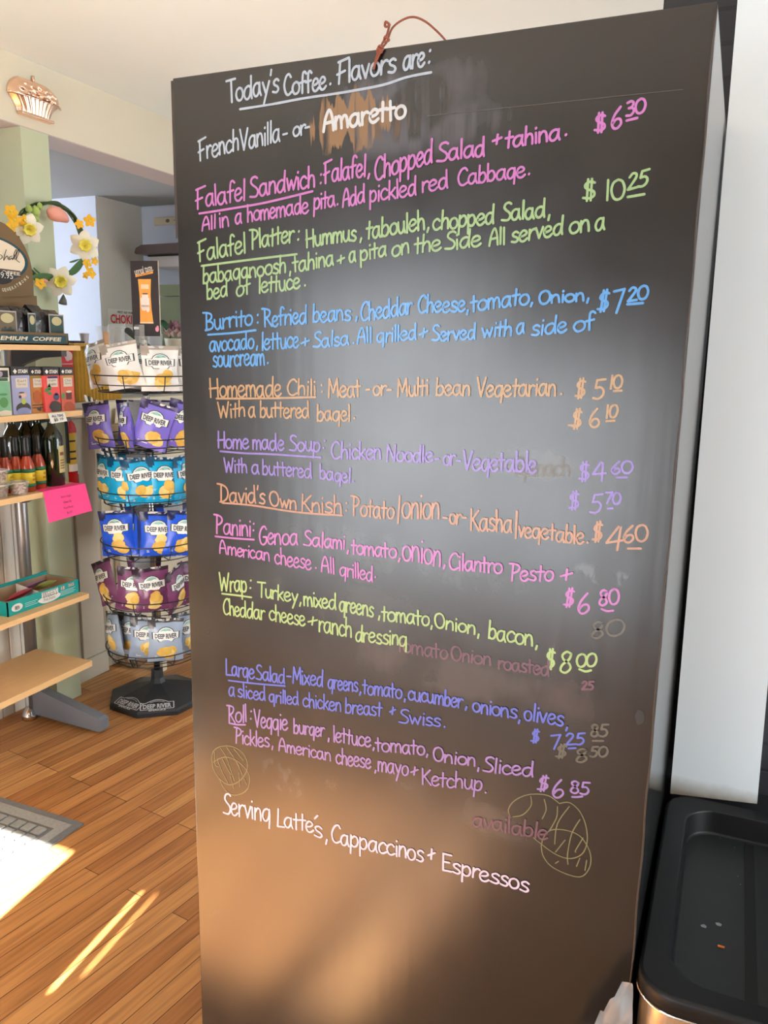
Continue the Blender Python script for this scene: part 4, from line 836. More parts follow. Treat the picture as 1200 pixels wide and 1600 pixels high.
# ------------------------------------------------------------------ flower wreath
wr = empty('flower_wreath', (-2.5, 2.51, 1.915)); tag(wr, 'wreath of artificial daffodils and green stems hanging by the pillar', 'wreath')
WO = Vector((-2.5, 2.51, 1.915))
M_stem = mat('dark_green_stem', (.045, .085, .025), .6, var=.3, scale=40); M_ribbon = mat('green_leaf_blade', (.05, .14, .04), .5, var=.15)
M_petal = mat('white_petal', (.82, .78, .64), .6, var=.05); M_cup = mat('yellow_corona', (.82, .72, .12), .6, var=.12, scale=60); M_cupin = mat('deep_yellow', (.62, .52, .02), .6)
M_gold = mat('golden_petal', (.85, .47, .02), .6, var=.15)
def wpx(px, py, d=0): p = onX(px, py, -2.5+d); return p-WO
ringpx = [(88, 318), (112, 336), (126, 362), (133, 390), (128, 412), (112, 428), (90, 436), (66, 434), (48, 424), (36, 404), (28, 380), (26, 352), (36, 332), (58, 320)]
for q in range(6):
    ph = random.random()*6; pts = []
    for i, (x, y) in enumerate(ringpx): pts.append(wpx(x+3.2*math.sin(i*1.7+ph), y+2.6*math.cos(i*2.1+ph), .006*math.sin(i*1.3+ph*2)))
    MB().tube(smooth(pts, 5, True), .0032, 6, True).build('stem', M_stem, wr)
def blade(pts, w):
    mb = MB(); P = smooth([wpx(*p) for p in pts], 5); n = len(P); vs = []
    for i, p in enumerate(P):
        t = (P[min(n-1, i+1)]-P[max(0, i-1)]).normalized(); s_ = t.cross(Vector((1, 0, 0))).normalized()*w*math.sin(PI*(.12+.8*i/(n-1)))
        vs += [p+s_, p+Vector((.004, 0, 0)), p-s_]
    mb.add(vs, [q for i in range(n-1) for q in ((3*i, 3*i+1, 3*i+4, 3*i+3), (3*i+1, 3*i+2, 3*i+5, 3*i+4))], 0, True); mb.build('leaf', M_ribbon, wr)
blade([(132, 402, .015), (124, 414, .018), (114, 424, .016), (105, 428, .015)], .016); blade([(50, 434, .014), (66, 433, .016), (84, 431, .014)], .015); blade([(52, 418, .012), (58, 424, .014), (64, 428, .012)], .004); blade([(108, 410, .01), (116, 408, .014), (124, 405, .01)], .004)
def flower(px, py, r, rot, tilt, kind='daffodil'):
    e = empty('daffodil' if kind == 'daffodil' else 'small_yellow_flower'); e.parent = wr; e.location = wpx(px, py, .03)
    M = Matrix.Rotation(tilt[0], 4, 'Z') @ Matrix.Rotation(tilt[1], 4, 'Y')      # flower axis = local +X
    e.rotation_euler = M.to_euler()
    npet = 6 if kind == 'daffodil' else 5
    for k in range(npet):
        a = rot+2*PI*k/npet; mb = MB(); vs = []; fs = []
        for j in range(7):
            t = j/6; wd_ = r*.36*math.sin(PI*min(1, t*.92+.06))**.8
            for i in range(3):
                s_ = (i-1)*wd_; rr_ = r*(.12+.88*t); bend = -.10*r*t*t+(.08*r if i == 1 else 0)
                vs.append((bend+.002*(k % 2), rr_*math.cos(a)-s_*math.sin(a), rr_*math.sin(a)+s_*math.cos(a)))
        for j in range(6):
            for i in range(2): q = j*3+i; fs.append((q, q+1, q+4, q+3))
        mb.add(vs, fs, 0, True); mb.build('petal', M_petal if kind == 'daffodil' else M_gold, e)
    if kind == 'daffodil':
        mb = MB(); vs = []; fs = []; K = 24
        for j, (rr_, xx) in enumerate([(.14, .02), (.22, .22), (.30, .36), (.40, .42), (.30, .40), (.16, .14), (.01, .06)]):
            for k in range(K):
                a = 2*PI*k/K; w_ = 1+(.10*math.sin(a*8) if j in (2, 3, 4) else 0); vs.append((xx*r*(1+(.06*math.sin(a*8) if j == 3 else 0)), rr_*r*w_*math.cos(a), rr_*r*w_*math.sin(a)))
        for j in range(6):
            for k in range(K): fs.append((j*K+k, j*K+(k+1) % K, j*K+K+(k+1) % K, j*K+K+k))
        mb.add(vs, fs, 0, True); mb.build('corona', M_cup, e)
        mb = MB(); mb.tube([(.06*r, 0, 0), (.3*r, .02*r, 0)], .05*r, 6); mb.build('stamen', M_cupin, e)
    else:
        MB().lathe([(.001, -r*.2), (r*.22, 0), (.001, r*.2)], (.004, 0, 0), 8).build('centre', M_cup, e)
flower(44, 358, .058, .25, (-.5, .2)); flower(132, 384, .062, .45, (-.7, .05)); flower(94, 440, .062, .15, (-.75, .1))
for (x, y, r) in ((17, 330, .026), (22, 344, .026), (18, 354, .022), (38, 345, .024), (140, 345, .026), (124, 350, .020), (136, 411, .022), (142, 426, .026), (148, 408, .018), (134, 430, .016), (63, 443, .024)): flower(x, y, r, random.random()*3, (-.5+random.uniform(-.3, .3), random.uniform(-.3, .3)), 'small')
mb = MB(); pts = [wpx(74, 330, .02), wpx(80, 332, .024), wpx(90, 335, .028), wpx(98, 339, .028), wpx(105, 345, .026)]
mb.tube(pts, [.008, .026, .029, .022, .010], 10); o = mb.build('tulip', mat('salmon_pink_petal', (.80, .36, .28), .6, var=.08), wr); o['label'] = 'salmon pink tulip head'
mb = MB(); mb.tube([wpx(62, 440, .02), wpx(68, 438, .022), wpx(74, 439, .022)], [.004, .008, .004], 8); o = mb.build('tulip', MATS['salmon_pink_petal'], wr)
for (x, y, r) in ((55, 330, .022), (55, 342, .018), (45, 326, .016), (62, 322, .014)):
    MB().lathe([(.001, -r), (r*.7, -r*.5), (r*.8, 0), (r*.55, r*.6), (.001, r)], tuple(wpx(x, y, .02)), 10).build('green_bud', mat('lime_bud', (.36, .48, .12), .6, var=.25, scale=40), wr)
mb = MB(); mb.tube([wpx(99, 460, .012), wpx(99, 468, .012), wpx(98, 475, .012)], [.002, .012, .017], 8); mb.build('grey_bud', mat('grey_bud', (.18, .19, .17), .6), wr)

# ------------------------------------------------------------------ chip bag rack
RC = Vector((-2.232, 2.69, 0)); RT = Vector((.638, -.769, 0)); RR = Vector((.769, .638, 0))
rack = empty('chip_rack', RC); tag(rack, 'black wire snack rack with six round tiers on an octagonal base', 'rack')
mb = MB(); oc = []
for r_, z_ in ((.214, 0), (.214, .018), (.206, .026), (.10, .060), (.036, .078), (.028, .10), (.026, .135)):
    for k in range(8):
        a = math.atan2(-.201, .055)+k*PI/4-PI/4*1.0; oc.append((r_*math.cos(a), r_*math.sin(a), z_))
fs = []
for j in range(6):
    for k in range(8): fs.append((j*8+k, j*8+(k+1) % 8, j*8+8+(k+1) % 8, j*8+8+k))
fs += [list(range(8))[::-1], [48+k for k in range(8)]]; mb.add(oc, fs); base = mb.build('base', mat('charcoal_plastic_base', (.022, .024, .028), .42, var=.1), rack)
M_logo = mat('pale_grey_print', (.55, .55, .56), .6)
for k, big in ((0, 1), (1, 1)):
    P0 = Vector(oc[16+k]); P1 = Vector(oc[16+(k+1) % 8]); Q0 = Vector(oc[24+k]); Q1 = Vector(oc[24+(k+1) % 8])
    c = (P0+P1)/2*.76+(Q0+Q1)/2*.24; ux = (P1-P0).normalized(); uz = ((Q0+Q1)/2-(P0+P1)/2).normalized(); n = ux.cross(uz)
    f = plate(c, ux, uz, n, .0012); f2 = plate(c, ux, uz, n, .0018); mb = MB()
    put_text(mb, 'DEEP RIVER', f, .115, .026, 0, 0, .03); put_text(mb, 'SNACKS', f, .07, .010, 0, -.024, .03)
    for (x0, z0, x1, z1) in ((-.068, -.017, .068, -.020), (-.068, .019, -.045, .022), (.045, .019, .068, .022), (-.07, -.018, -.066, .022), (.066, -.018, .07, .022)): quad(mb, f, min(x0, x1), min(z0, z1), max(x0, x1), max(z0, z1))
    pts = [f2(-.045+.09*i/10, .021+.016*math.sin(PI*i/10)) for i in range(11)]; mb.tube(pts, .0013, 4); mb.tube([f2(-.03+.06*i/8, .021+.008*math.sin(PI*i/8)) for i in range(9)], .001, 4)
    mb.build('logo', M_logo, base)
MB().tube([(0, 0, .13), (0, 0, 1.55)], .0135, 14).build('pole', M_chrome, rack)
TZ = [(1.345, 1.411), (1.107, 1.163), (.891, .946), (.668, .729), (.436, .495), (.213, .265)]
def basket_wires(z0, z1):
    mb = MB(); K = 40; w = .0022
    ring = lambda r, z: [(r*math.cos(2*PI*k/K), r*math.sin(2*PI*k/K), z) for k in range(K)]
    mb.tube(ring(.207, z1), w*1.2, 5, True); mb.tube(ring(.200, (z0+z1)/2-.004), w, 5, True); mb.tube(ring(.185, z0), w, 5, True)
    mb.tube(ring(.12, z0), w, 5, True); mb.tube(ring(.06, z0), w, 5, True)
    for k in range(8):
        a = 2*PI*(k+.35)/8; c, s_ = math.cos(a), math.sin(a); mb.tube([(.207*c, .207*s_, z1), (.200*c, .200*s_, (z0+z1)/2), (.185*c, .185*s_, z0), (.016*c, .016*s_, z0)], w, 5)
    mb.lathe([(.018, z0-.012), (.018, z0+.016)], seg=12)
    return mb.build('wire_basket', M_blackm, rack)
for z0, z1 in TZ: basket_wires(z0, z1)
# bags
M_silver = mat('silver_back_print', (.50, .50, .50), .4, var=.3, scale=60, stretch=(1, 1, 4))
M_badge = mat('badge_white', (.80, .82, .80), .45, var=.03); M_badgep = mat('badge_print', (.06, .07, .08), .5); M_chip = mat('potato_chip', (.72, .46, .10), .5, var=.25, scale=60); M_chip2 = mat('pale_potato_chip', (.80, .62, .24), .5, var=.15, scale=60)
M_hill = mat('badge_hill', (.30, .55, .50), .5)
BW, BH = .148, .190
def make_bag(colour, dark, name, seed, fat=.025, chip=M_chip):
    body = mat('bag_'+name, colour, .32, spec=.6, var=.06); dk = mat('bag_top_'+name, dark, .35, spec=.6, var=.1)
    rnd = random.Random(seed)
    def S_(x, z, side=1, off=0):                          # a point on the bag: x across, z up
        u = max(-1, min(1, 2*x/BW)); v = max(0, min(1, z/BH))
        p = (1-abs(u)**2.6)*(math.sin(PI*min(1, max(0, (v-.03)/.90))))**.62 if .03 < v < .93 else 0
        t = fat*p; t += .004*p*mnoise.noise(Vector((x*30+seed*5, z*24, side*3)))+.0022*mnoise.noise(Vector((x*70, z*50, seed)))*(1-.5*p)
        wv = .003*math.sin(x*95+seed)*(1 if v > .9 else .2)
        xs = x*(1-.10*math.sin(PI*v)**1.5*(1 if .03 < v < .95 else 0)); return Vector((xs, -side*(t+off)+wv, z))
    mb = MB(); nu, nv = 18, 24
    for side in (1, -1):
        o_ = len(mb.v)
        for j in range(nv+1):
            for i in range(nu+1):
                mb.v.append(S_(-BW/2+BW*i/nu, BH*j/nv, side))
        for j in range(nv):
            for i in range(nu):
                a = o_+j*(nu+1)+i; f = [a, a+1, a+nu+2, a+nu+1]
                mb.f.append(f if side == 1 else f[::-1]); v = j/nv; u = -1+2*i/nu
                mb.mi.append(2 if side == -1 and abs(u+.05) < .55 else 1 if (v > .90 or (v > .78 and u < -.72+(v-.78))) else 0); mb.sm.append(True)
    root = mb.build('chip_bag', [body, dk, M_silver])
    F = lambda off: (lambda x, z: S_(x, z, 1, off))
    cz = BH*.66
    mb = MB(); K = 28                                       # badge: a plaque with a domed top
    def plaque(sc):
        pts = [(-.5, -.30), (-.32, -.30), (-.26, -.46), (.26, -.46), (.32, -.30), (.5, -.30), (.5, .18), (.30, .18), (.24, .36), (.12, .50), (0, .54), (-.12, .50), (-.24, .36), (-.30, .18), (-.5, .18)]
        return [(x*.112*sc, cz+z*.058*sc) for x, z in pts]
    def fill(mb, P, f, rings=4):
        n = len(P); cx = sum(p[0] for p in P)/n; cy = sum(p[1] for p in P)/n; vs = [f(cx, cy)]
        for r in range(1, rings+1): vs += [f(cx+(x-cx)*r/rings, cy+(z-cy)*r/rings) for x, z in P]
        fs = [(0, 1+i, 1+(i+1) % n) for i in range(n)]
        for r in range(rings-1):
            for i in range(n): a = 1+r*n; fs.append((a+i, a+n+i, a+n+(i+1) % n, a+(i+1) % n))
        mb.add(vs, fs, 0, True)
    fill(mb, plaque(1.10), F(.0012)); mb.build('badge_rim', M_badgep, root)
    mb = MB(); fill(mb, plaque(1.0), F(.0020)); mb.build('badge', M_badge, root)
    mb = MB(); put_text(mb, 'DEEP RIVER', F(.0032), .098, .020, 0, cz-.004, .03); mb.build('lettering', M_badgep, root)
    mb = MB(); fill(mb, [(-.026, cz+.016), (-.016, cz+.020), (0, cz+.016), (.016, cz+.021), (.026, cz+.016), (.014, cz+.026), (0, cz+.029), (-.014, cz+.026)], F(.0030), 2); mb.build('badge_hill', M_hill, root)
    mb = MB()
    for q in range(7):
        a = rnd.random()*6.28; r = .025*rnd.random(); cx = .012+r*1.2*math.cos(a); cz2 = BH*.28+r*1.2*math.sin(a)
        P = [(cx+.025*(1+.35*mnoise.noise(Vector((math.cos(b)*1.5, math.sin(b)*1.5, q+seed))))*math.cos(b), cz2+.021*math.sin(b)*(1+.3*mnoise.noise(Vector((math.cos(b), math.sin(b), q*2+seed))))) for b in [2*PI*i/16 for i in range(16)]]
        fill(mb, P, F(.0010+.0005*q), 3)
        for i in range(len(mb.mi)-1, -1, -1):
            if i < len(mb.mi)-(16+32): break
            mb.mi[i] = q % 2
    mb.build('chips_picture', [chip, M_chip2], root)
    mb = MB(); quad(mb, F(.0012), -.045, .020, .03, .0235); quad(mb, F(.0012), -.045, .027, .045, .0295); mb.build('flavour_print', M_badge, root)
    return root
TIERS = [
 ('white', (.74, .74, .72), (.34, .30, .26), [(-68, .06, -55, 12, 'white chip bag at the left end of the top basket'), (-26, .165, -14, 11, 'white chip bag tilted in the middle of the top basket'), (22, .165, 6, 0, 'white chip bag facing forward at the right of the top basket'), (-8, .03, 20, -6, 'white chip bag in the back of the top basket'), (66, .10, 40, 0, 'white chip bag by the board edge in the top basket')]),
 ('purple', (.19, .15, .60), (.035, .02, .09), [(-70, .05, -42, 8, 'purple chip bag at the left end of its basket'), (-28, .125, -75, 4, 'purple chip bag turned to show its silver side'), (-2, .165, -8, -18, 'purple chip bag slanting forward in the middle of its basket'), (44, .145, 22, -14, 'purple chip bag by the board edge'), (-20, -.10, 170, 0, 'purple chip bag at the back left, only its dark top visible'), (28, -.08, 185, 3, 'purple chip bag at the back right, only its dark top visible')]),
 ('cyan', (.0, .36, .66), (.0, .06, .14), [(-66, .06, -60, 0, 'turquoise chip bag at the left end of its basket'), (-36, .14, -22, 0, 'turquoise chip bag second from the left end'), (-8, .160, 6, 6, 'turquoise chip bag in the middle of its basket'), (20, .155, 12, -2, 'turquoise chip bag right of the middle one'), (50, .11, 65, 4, 'turquoise chip bag turned sideways by the board edge'), (-20, -.08, 175, 0, 'turquoise chip bag in the back of its basket')]),
 ('blue', (.012, .09, .66), (.01, .015, .08), [(-50, .11, -20, 4, 'royal blue chip bag at the left of its basket'), (-24, .08, -85, 0, 'royal blue chip bag turned edge on'), (8, .155, 0, -3, 'royal blue chip bag in the middle of its basket'), (42, .16, 14, -8, 'royal blue chip bag by the board edge'), (-18, -.07, 160, 2, 'royal blue chip bag at the back left'), (36, -.05, 190, 0, 'royal blue chip bag at the back right')]),
 ('maroon', (.17, .045, .13), (.03, .012, .028), [(-68, .06, -55, 22, 'maroon chip bag leaning out at the left end'), (-34, .14, -12, -6, 'maroon chip bag left of the middle'), (0, .160, 4, 4, 'maroon chip bag in the middle of its basket'), (36, .15, 60, 10, 'maroon chip bag turned sideways right of the middle'), (60, .08, 40, 0, 'maroon chip bag by the board edge'), (-14, -.06, 170, 0, 'maroon chip bag at the back')]),
 ('slate', (.30, .38, .50), (.06, .06, .065), [(-62, .08, -66, 14, 'slate blue chip bag leaning at the left end of the lowest basket'), (-36, .07, -35, 0, 'slate blue chip bag behind the front pair'), (-16, .13, -4, -4, 'slate blue chip bag left of the front one in the lowest basket'), (14, .165, 2, -2, 'slate blue chip bag at the front of the lowest basket'), (52, .10, 25, 0, 'slate blue chip bag by the board edge in the lowest basket')]),
]
for ti, (nm, c, dk, lst) in enumerate(TIERS):
    protos = [make_bag(c, dk, nm, ti*3+1), make_bag(c, dk, nm, ti*3+2)]
    for i, (px, t, yaw, roll, lab) in enumerate(lst):
        b = protos[i] if i < 2 else copy_tree(protos[i % 2])
        back = -t if t < 0 else 0
        pos = RC+RR*(px*.00262*.98)+RT*(t-.035 if t > 0 else t); d = Vector((pos.x-RC.x, pos.y-RC.y, 0))
        z0 = TZ[ti][0]+.006+(.012 if abs(roll) > 10 else 0)
        lean = .05 if t > .12 else .0
        szb = .93 if ti == 0 else 1
        b.matrix_world = Matrix.Translation((pos.x, pos.y, z0)) @ Matrix.Rotation(math.radians(39.7+yaw), 4, 'Z') @ Matrix.Rotation(lean, 4, 'X') @ Matrix.Rotation(math.radians(-roll), 4, 'Y') @ Matrix.Diagonal((1, 1, szb, 1))
        tag(b, lab, 'chip bag', nm+' chip bags in the wire rack')
# placard above the rack
p = onY(229, 465, 2.66)
PO = Vector((RC.x+.0, RC.y, 1.565)); 
tl = onY(210, 408, 2.66); tr_ = onY(247, 404, 2.66); br_ = onY(248, 525, 2.66); bl_ = onY(211, 525, 2.66)
pw = .118; ph_ = tl.z-bl_.z; cx_ = (bl_.x+br_.x)/2
plac = MB().box((-pw/2, 0, 0), (pw/2, .006, ph_), 0).build('placard', mat('pale_board_edge', (.62, .55, .42), .6)); plac.location = (cx_, 2.66, bl_.z); plac.rotation_euler = (0, 0, .20)
tag(plac, 'black upright advertising placard with orange snack bar above the chip rack', 'placard')
f = plate((0, 0, 0), (1, 0, 0), (0, 0, 1), (0, -1, 0), .0006); f2 = plate((0, 0, 0), (1, 0, 0), (0, 0, 1), (0, -1, 0), .0012); f3 = plate((0, 0, 0), (1, 0, 0), (0, 0, 1), (0, -1, 0), .0018); f4 = plate((0, 0, 0), (1, 0, 0), (0, 0, 1), (0, -1, 0), .0024)
part(plac, 'face', mat('placard_black', (.022, .016, .018), .5), lambda b: quad(b, f, -pw/2, 0, pw/2, ph_))
part(plac, 'slogan', M_paper, lambda b: put_text(b, 'unreal taste.', f2, .080, .026, -.002, ph_*.885, .0, rot=.22))
part(plac, 'slogan_band', mat('placard_orange', (.86, .36, .06), .5, var=.05), lambda b: b.add([f2(-.038, ph_*.785), f2(.038, ph_*.835), f2(.038, ph_*.865), f2(-.038, ph_*.815)], [(0, 1, 2, 3)]))
part(plac, 'small_print', M_ink, lambda b: put_text(b, 'real ingredients.', f3, .06, .007, -.001, ph_*.825, .0, rot=.19))
part(plac, 'bar_wrapper', MATS['placard_orange'], lambda b: b.add([f2(*q) for q in ((-.026, ph_*.17), (.032, ph_*.17), (.026, ph_*.35), (.024, ph_*.55), (.028, ph_*.76), (-.028, ph_*.76), (-.024, ph_*.55), (-.024, ph_*.35))], [tuple(range(8))]))
part(plac, 'wrapper_badge', mat('pale_orange_print', (.86, .62, .42), .5), lambda b: (quad(b, f3, -.016, ph_*.63, .018, ph_*.69), quad(b, f3, -.026, ph_*.17, .032, ph_*.19)))
part(plac, 'jar_picture', mat('jar_cream', (.80, .70, .64), .5), lambda b: (quad(b, f3, -.020, ph_*.39, .018, ph_*.51), quad(b, f3, -.014, ph_*.51, .014, ph_*.555), blob(b, f3, -.006, ph_*.38, .012, .012), blob(b, f3, .010, ph_*.37, .008, .014)))
part(plac, 'jar_lid', mat('dark_lid', (.08, .06, .05), .5), lambda b: quad(b, f3, -.010, ph_*.56, .012, ph_*.575))
part(plac, 'corner_mark', M_paper, lambda b: quad(b, f2, -.054, ph_*.09, -.032, ph_*.125))
part(plac, 'corner_mark', mat('pink_mark', (.80, .30, .42), .5), lambda b: (blob(b, f2, .047, ph_*.095, .008, .010), blob(b, f2, .049, ph_*.125, .005, .005)))
h = empty('sign_holder', (RC.x+.012, 2.675, 1.535)); h.parent = rack; h.matrix_parent_inverse = Matrix.Translation(-RC)
MB().box((-.024, -.026, .0), (.024, -.022, .075)).box((-.024, .0, .0), (.024, .004, .075)).box((-.024, -.026, 0), (.024, .004, .004)).build('clip', M_clear, h)
# ------------------------------------------------------------------ things behind the rack, on the half wall
mx0 = onX(112, 535, -2.655); mx1 = onX(184, 540, -2.655)
mb = MB(); nrib = 13; y0, y1 = mx0.y, mx1.y; pr = []
for i in range(nrib*6+1):
    t = i/(nrib*6); pr.append((-2.652+.006*math.cos(2*PI*nrib*t), y0+(y1-y0)*t))
vs = [(x, y, 1.282) for x, y in pr]+[(x, y, 1.528) for x, y in pr]+[(-2.80, y0, 1.282), (-2.80, y1, 1.282), (-2.80, y0, 1.528), (-2.80, y1, 1.528)]
n = len(pr); fs = [(i, i+1, n+i+1, n+i) for i in range(n-1)]+[(2*n, 0, n, 2*n+2), (n-1, 2*n+1, 2*n+3, 2*n-1), (2*n+1, 2*n, 2*n+2, 2*n+3)]+[[n+i for i in range(n)]+[2*n+3, 2*n+2]]
mb.add(vs, fs, 0, True)
mus = mb.build('mustard_box', mat('mustard_fabric', (.46, .27, .035), .85, var=.2, scale=40, bump=.3)); tag(mus, 'mustard yellow ribbed storage box on the half wall behind the rack', 'box')
MB().box((-2.805, y0-.004, 1.520), (-2.642, y1+.004, 1.534), 0, .004).build('rim', MATS['mustard_fabric'], mus)
def clear_cup(p, lab, r=.038, h=.10, m_=None, n_=1):
    t = empty('plastic_cup_stack' if n_ > 1 else 'plastic_cup', p); tag(t, lab, 'cup')
    for k in range(n_):
        MB().lathe([(r*.72, k*.012), (r*.75, k*.012+.002), (r, k*.012+h), (r*1.05, k*.012+h+.002)], seg=18).build('cup', m_ or M_clear, t)
ZT = 1.5345
def on_box(px, X): p = onX(px, 535, X); return (X, p.y, ZT)
clear_cup(on_box(132, -2.70), 'small frosted cup standing left on the mustard box', .022, .042, mat('frosted_grey', (.55, .54, .60), .4, var=.03))
ph = MB().box((-2.70, onX(108, 535, -2.69).y, ZT), (-2.66, onX(125, 535, -2.69).y, ZT+.010), 0, .003).build('black_gadget', M_black); tag(ph, 'flat black gadget lying on the left end of the mustard box', 'gadget')
cnt = MB().box((-3.30, 2.90, 0), (-2.86, 3.98, 1.46), 0, .006).build('kitchen_counter', mat('counter_grey', (.40, .38, .34), .5)); tag(cnt, 'grey kitchen counter behind the half wall', 'counter')
MB().box((-3.33, 2.885, 1.46), (-2.85, 3.985, 1.49), 0, .004).build('counter_top', mat('counter_top_grey', (.30, .29, .27), .35), cnt)
def on_counter(px, X): p = onX(px, 535, X); return (X, p.y, 1.490)
clear_cup(on_counter(166, -2.93), 'clear plastic cup holding an orange sachet on the kitchen counter', .045, .13)
mb = MB().box((-.004, -.018, .004), (.004, .018, .10), 0, .002); o = mb.build('orange_sachet', mat('orange_sachet', (.70, .30, .08), .5, var=.2)); o.location = Vector(on_counter(166, -2.93))+Vector((0, 0, .004)); tag(o, 'orange sachet standing inside the clear cup', 'sachet')
clear_cup(on_counter(183, -2.93), 'clear plastic cup stack left of the dark handle', .044, .12, None, 3)
clear_cup(on_counter(204, -2.94), 'clear plastic cup stack behind the dark handle', .044, .11, None, 3)
clear_cup(on_counter(243, -2.90), 'clear plastic cup right of the rack pole', .040, .10)
A = onY(196, 515, 2.80); B = onY(233, 545, 2.80)
mb = MB(); dv = (B-A); nn = Vector((-dv.z, 0, dv.x)).normalized()*.011
mb.prism([A-nn, A-nn*.2-dv*.03, A+nn, B+nn, B-nn], (0, .014, 0)); hd = mb.build('dark_handle', mat('dark_olive_handle', (.035, .036, .022), .5, var=.1)); tag(hd, 'dark olive handle sloping down behind the top basket', 'handle')
p = onX(273, 530, -2.92); pt = empty('flower_pot', (-2.92, p.y, 1.490)); pt.scale = (1.25, 1.25, 1.65); tag(pt, 'pale pink rosette flower with dark leaves by the board edge', 'potted flower')
MB().lathe([(.035, 0), (.045, .045), (.047, .05), (.040, .05), (.001, .045)], seg=16).build('pot', M_panel, pt)
M_pet = mat('pale_pink_petal', (.62, .44, .40), .6, var=.12, scale=30); M_pet2 = mat('mauve_petal', (.42, .22, .27), .6, var=.15)
for ring_, (nr, rr_, zz, sz) in enumerate(((9, .055, .085, .045), (7, .034, .10, .036), (5, .016, .11, .026))):
    for k in range(nr):
        a = 2*PI*k/nr+ring_*.4; mb = MB(); vs = []
        for j in range(5):
            for i in range(5):
                u = (i-2)/2; v = j/4; q = sz*v; w_ = sz*.62*math.sin(PI*(.15+.75*v))*u
                r0 = rr_*.5+q*(.55+.2*ring_*0)*.8; z = zz-.03+q*(.5+.25*ring_)+.006*(1-u*u)
                vs.append((r0*math.cos(a)-w_*math.sin(a), r0*math.sin(a)+w_*math.cos(a), z))
        mb.add(vs, [(j*5+i, j*5+i+1, j*5+i+6, j*5+i+5) for j in range(4) for i in range(4)], 0, True); mb.build('petal', M_pet if ring_ < 1 else M_pet2, pt)
for a, l_ in ((-2.4, .085), (-1.9, .09), (-2.9, .07)):
    mb = MB(); vs = []
    for j in range(7):
        t = j/6
        for i in range(3):
            w_ = .030*math.sin(PI*min(1, t*.95+.03))*(i-1); r0 = .02+l_*t*.85; z = .05+.06*math.sin(t*2.2)
            vs.append((r0*math.cos(a)-w_*math.sin(a), r0*math.sin(a)+w_*math.cos(a), z-(.006 if i == 1 else 0)))
    mb.add(vs, [(j*3+i, j*3+i+1, j*3+i+4, j*3+i+3) for j in range(6) for i in range(2)], 0, True); mb.build('leaf', mat('dark_green_leaf', (.025, .085, .03), .5, var=.2), pt)
# flat cartons on the half wall ledge behind the rack and boards leaning below
led = [( -2.64, 2.93, 3.30, 1.215, .040, (.62, .54, .40), 'long flat beige carton stacked under the top basket'), (-2.63, 3.32, 3.62, 1.215, .038, (.60, .16, .05), 'flat orange carton right of the beige one'), (-2.62, 2.96, 3.60, 1.172, .040, (.56, .50, .38), 'long flat carton second in the stack'), (-2.625, 2.94, 3.62, 1.130, .038, (.46, .44, .36), 'long flat grey carton third in the stack'), (-2.615, 2.98, 3.60, 1.086, .040, (.58, .52, .40), 'long flat carton lowest in the stack')]
sidet = MB().box((-2.664, 2.90, 1.02), (-2.38, 3.62, 1.045)).build('side_table', M_panel); tag(sidet, 'narrow ivory side table behind the chip rack', 'table')
for yy_ in (2.95, 3.57):
    MB().box((-2.66, yy_-.015, 0), (-2.63, yy_+.015, 1.02)).build('leg', M_panel, sidet); MB().box((-2.43, yy_-.015, 0), (-2.40, yy_+.015, 1.02)).build('leg', M_panel, sidet)
zc_ = 1.0452
for i, (ya, yb, hh, c, lb) in enumerate([(2.94, 3.58, .042, (.58, .52, .40), 'long flat beige carton lowest in the stack behind the rack'), (2.96, 3.60, .040, (.46, .44, .36), 'long flat grey carton second from the bottom of the stack'), (2.93, 3.56, .042, (.56, .50, .38), 'long flat beige carton second from the top of the stack')]):
    o = MB().box((-2.655+.006*i, ya, zc_), (-2.41+.004*i, yb, zc_+hh), 0, .002).build('flat_carton', mat('carton_shade_%s' % 'abc'[i], c, .7, var=.1)); tag(o, lb, 'carton', 'flat cartons stacked behind the rack'); MB().box((-2.66+.006*i, ya-.002, zc_+hh-.010), (-2.408+.004*i, yb+.002, zc_+hh), 0, .001).build('lid', MATS['carton_shade_%s' % 'abc'[i]], o); zc_ += hh+.0004
for ya, yb, c, lb in ((2.95, 3.20, (.66, .58, .44), 'beige paper folder on top of the carton stack'), (3.21, 3.36, (.62, .33, .20), 'salmon envelope on top of the carton stack'), (3.37, 3.60, (.80, .44, .06), 'yellow folder on the carton stack by the board edge')):
    o = MB().prism([(-2.64, ya, zc_), (-2.64, yb, zc_), (-2.42, yb, zc_), (-2.42, ya, zc_)], (0, 0, .003)).build('paper_folder', mat('folder_'+lb.split()[0], c, .7)); o.location = (0, 0, 0); tag(o, lb, 'folder')
    MB().prism([(-2.645, ya+.01, zc_+.0032), (-2.645, yb-.01, zc_+.0032), (-2.645, yb-.01, zc_+.075), (-2.645, ya+.02, zc_+.070)], (.002, 0, 0)).build('raised_flap', MATS['folder_'+lb.split()[0]], o)
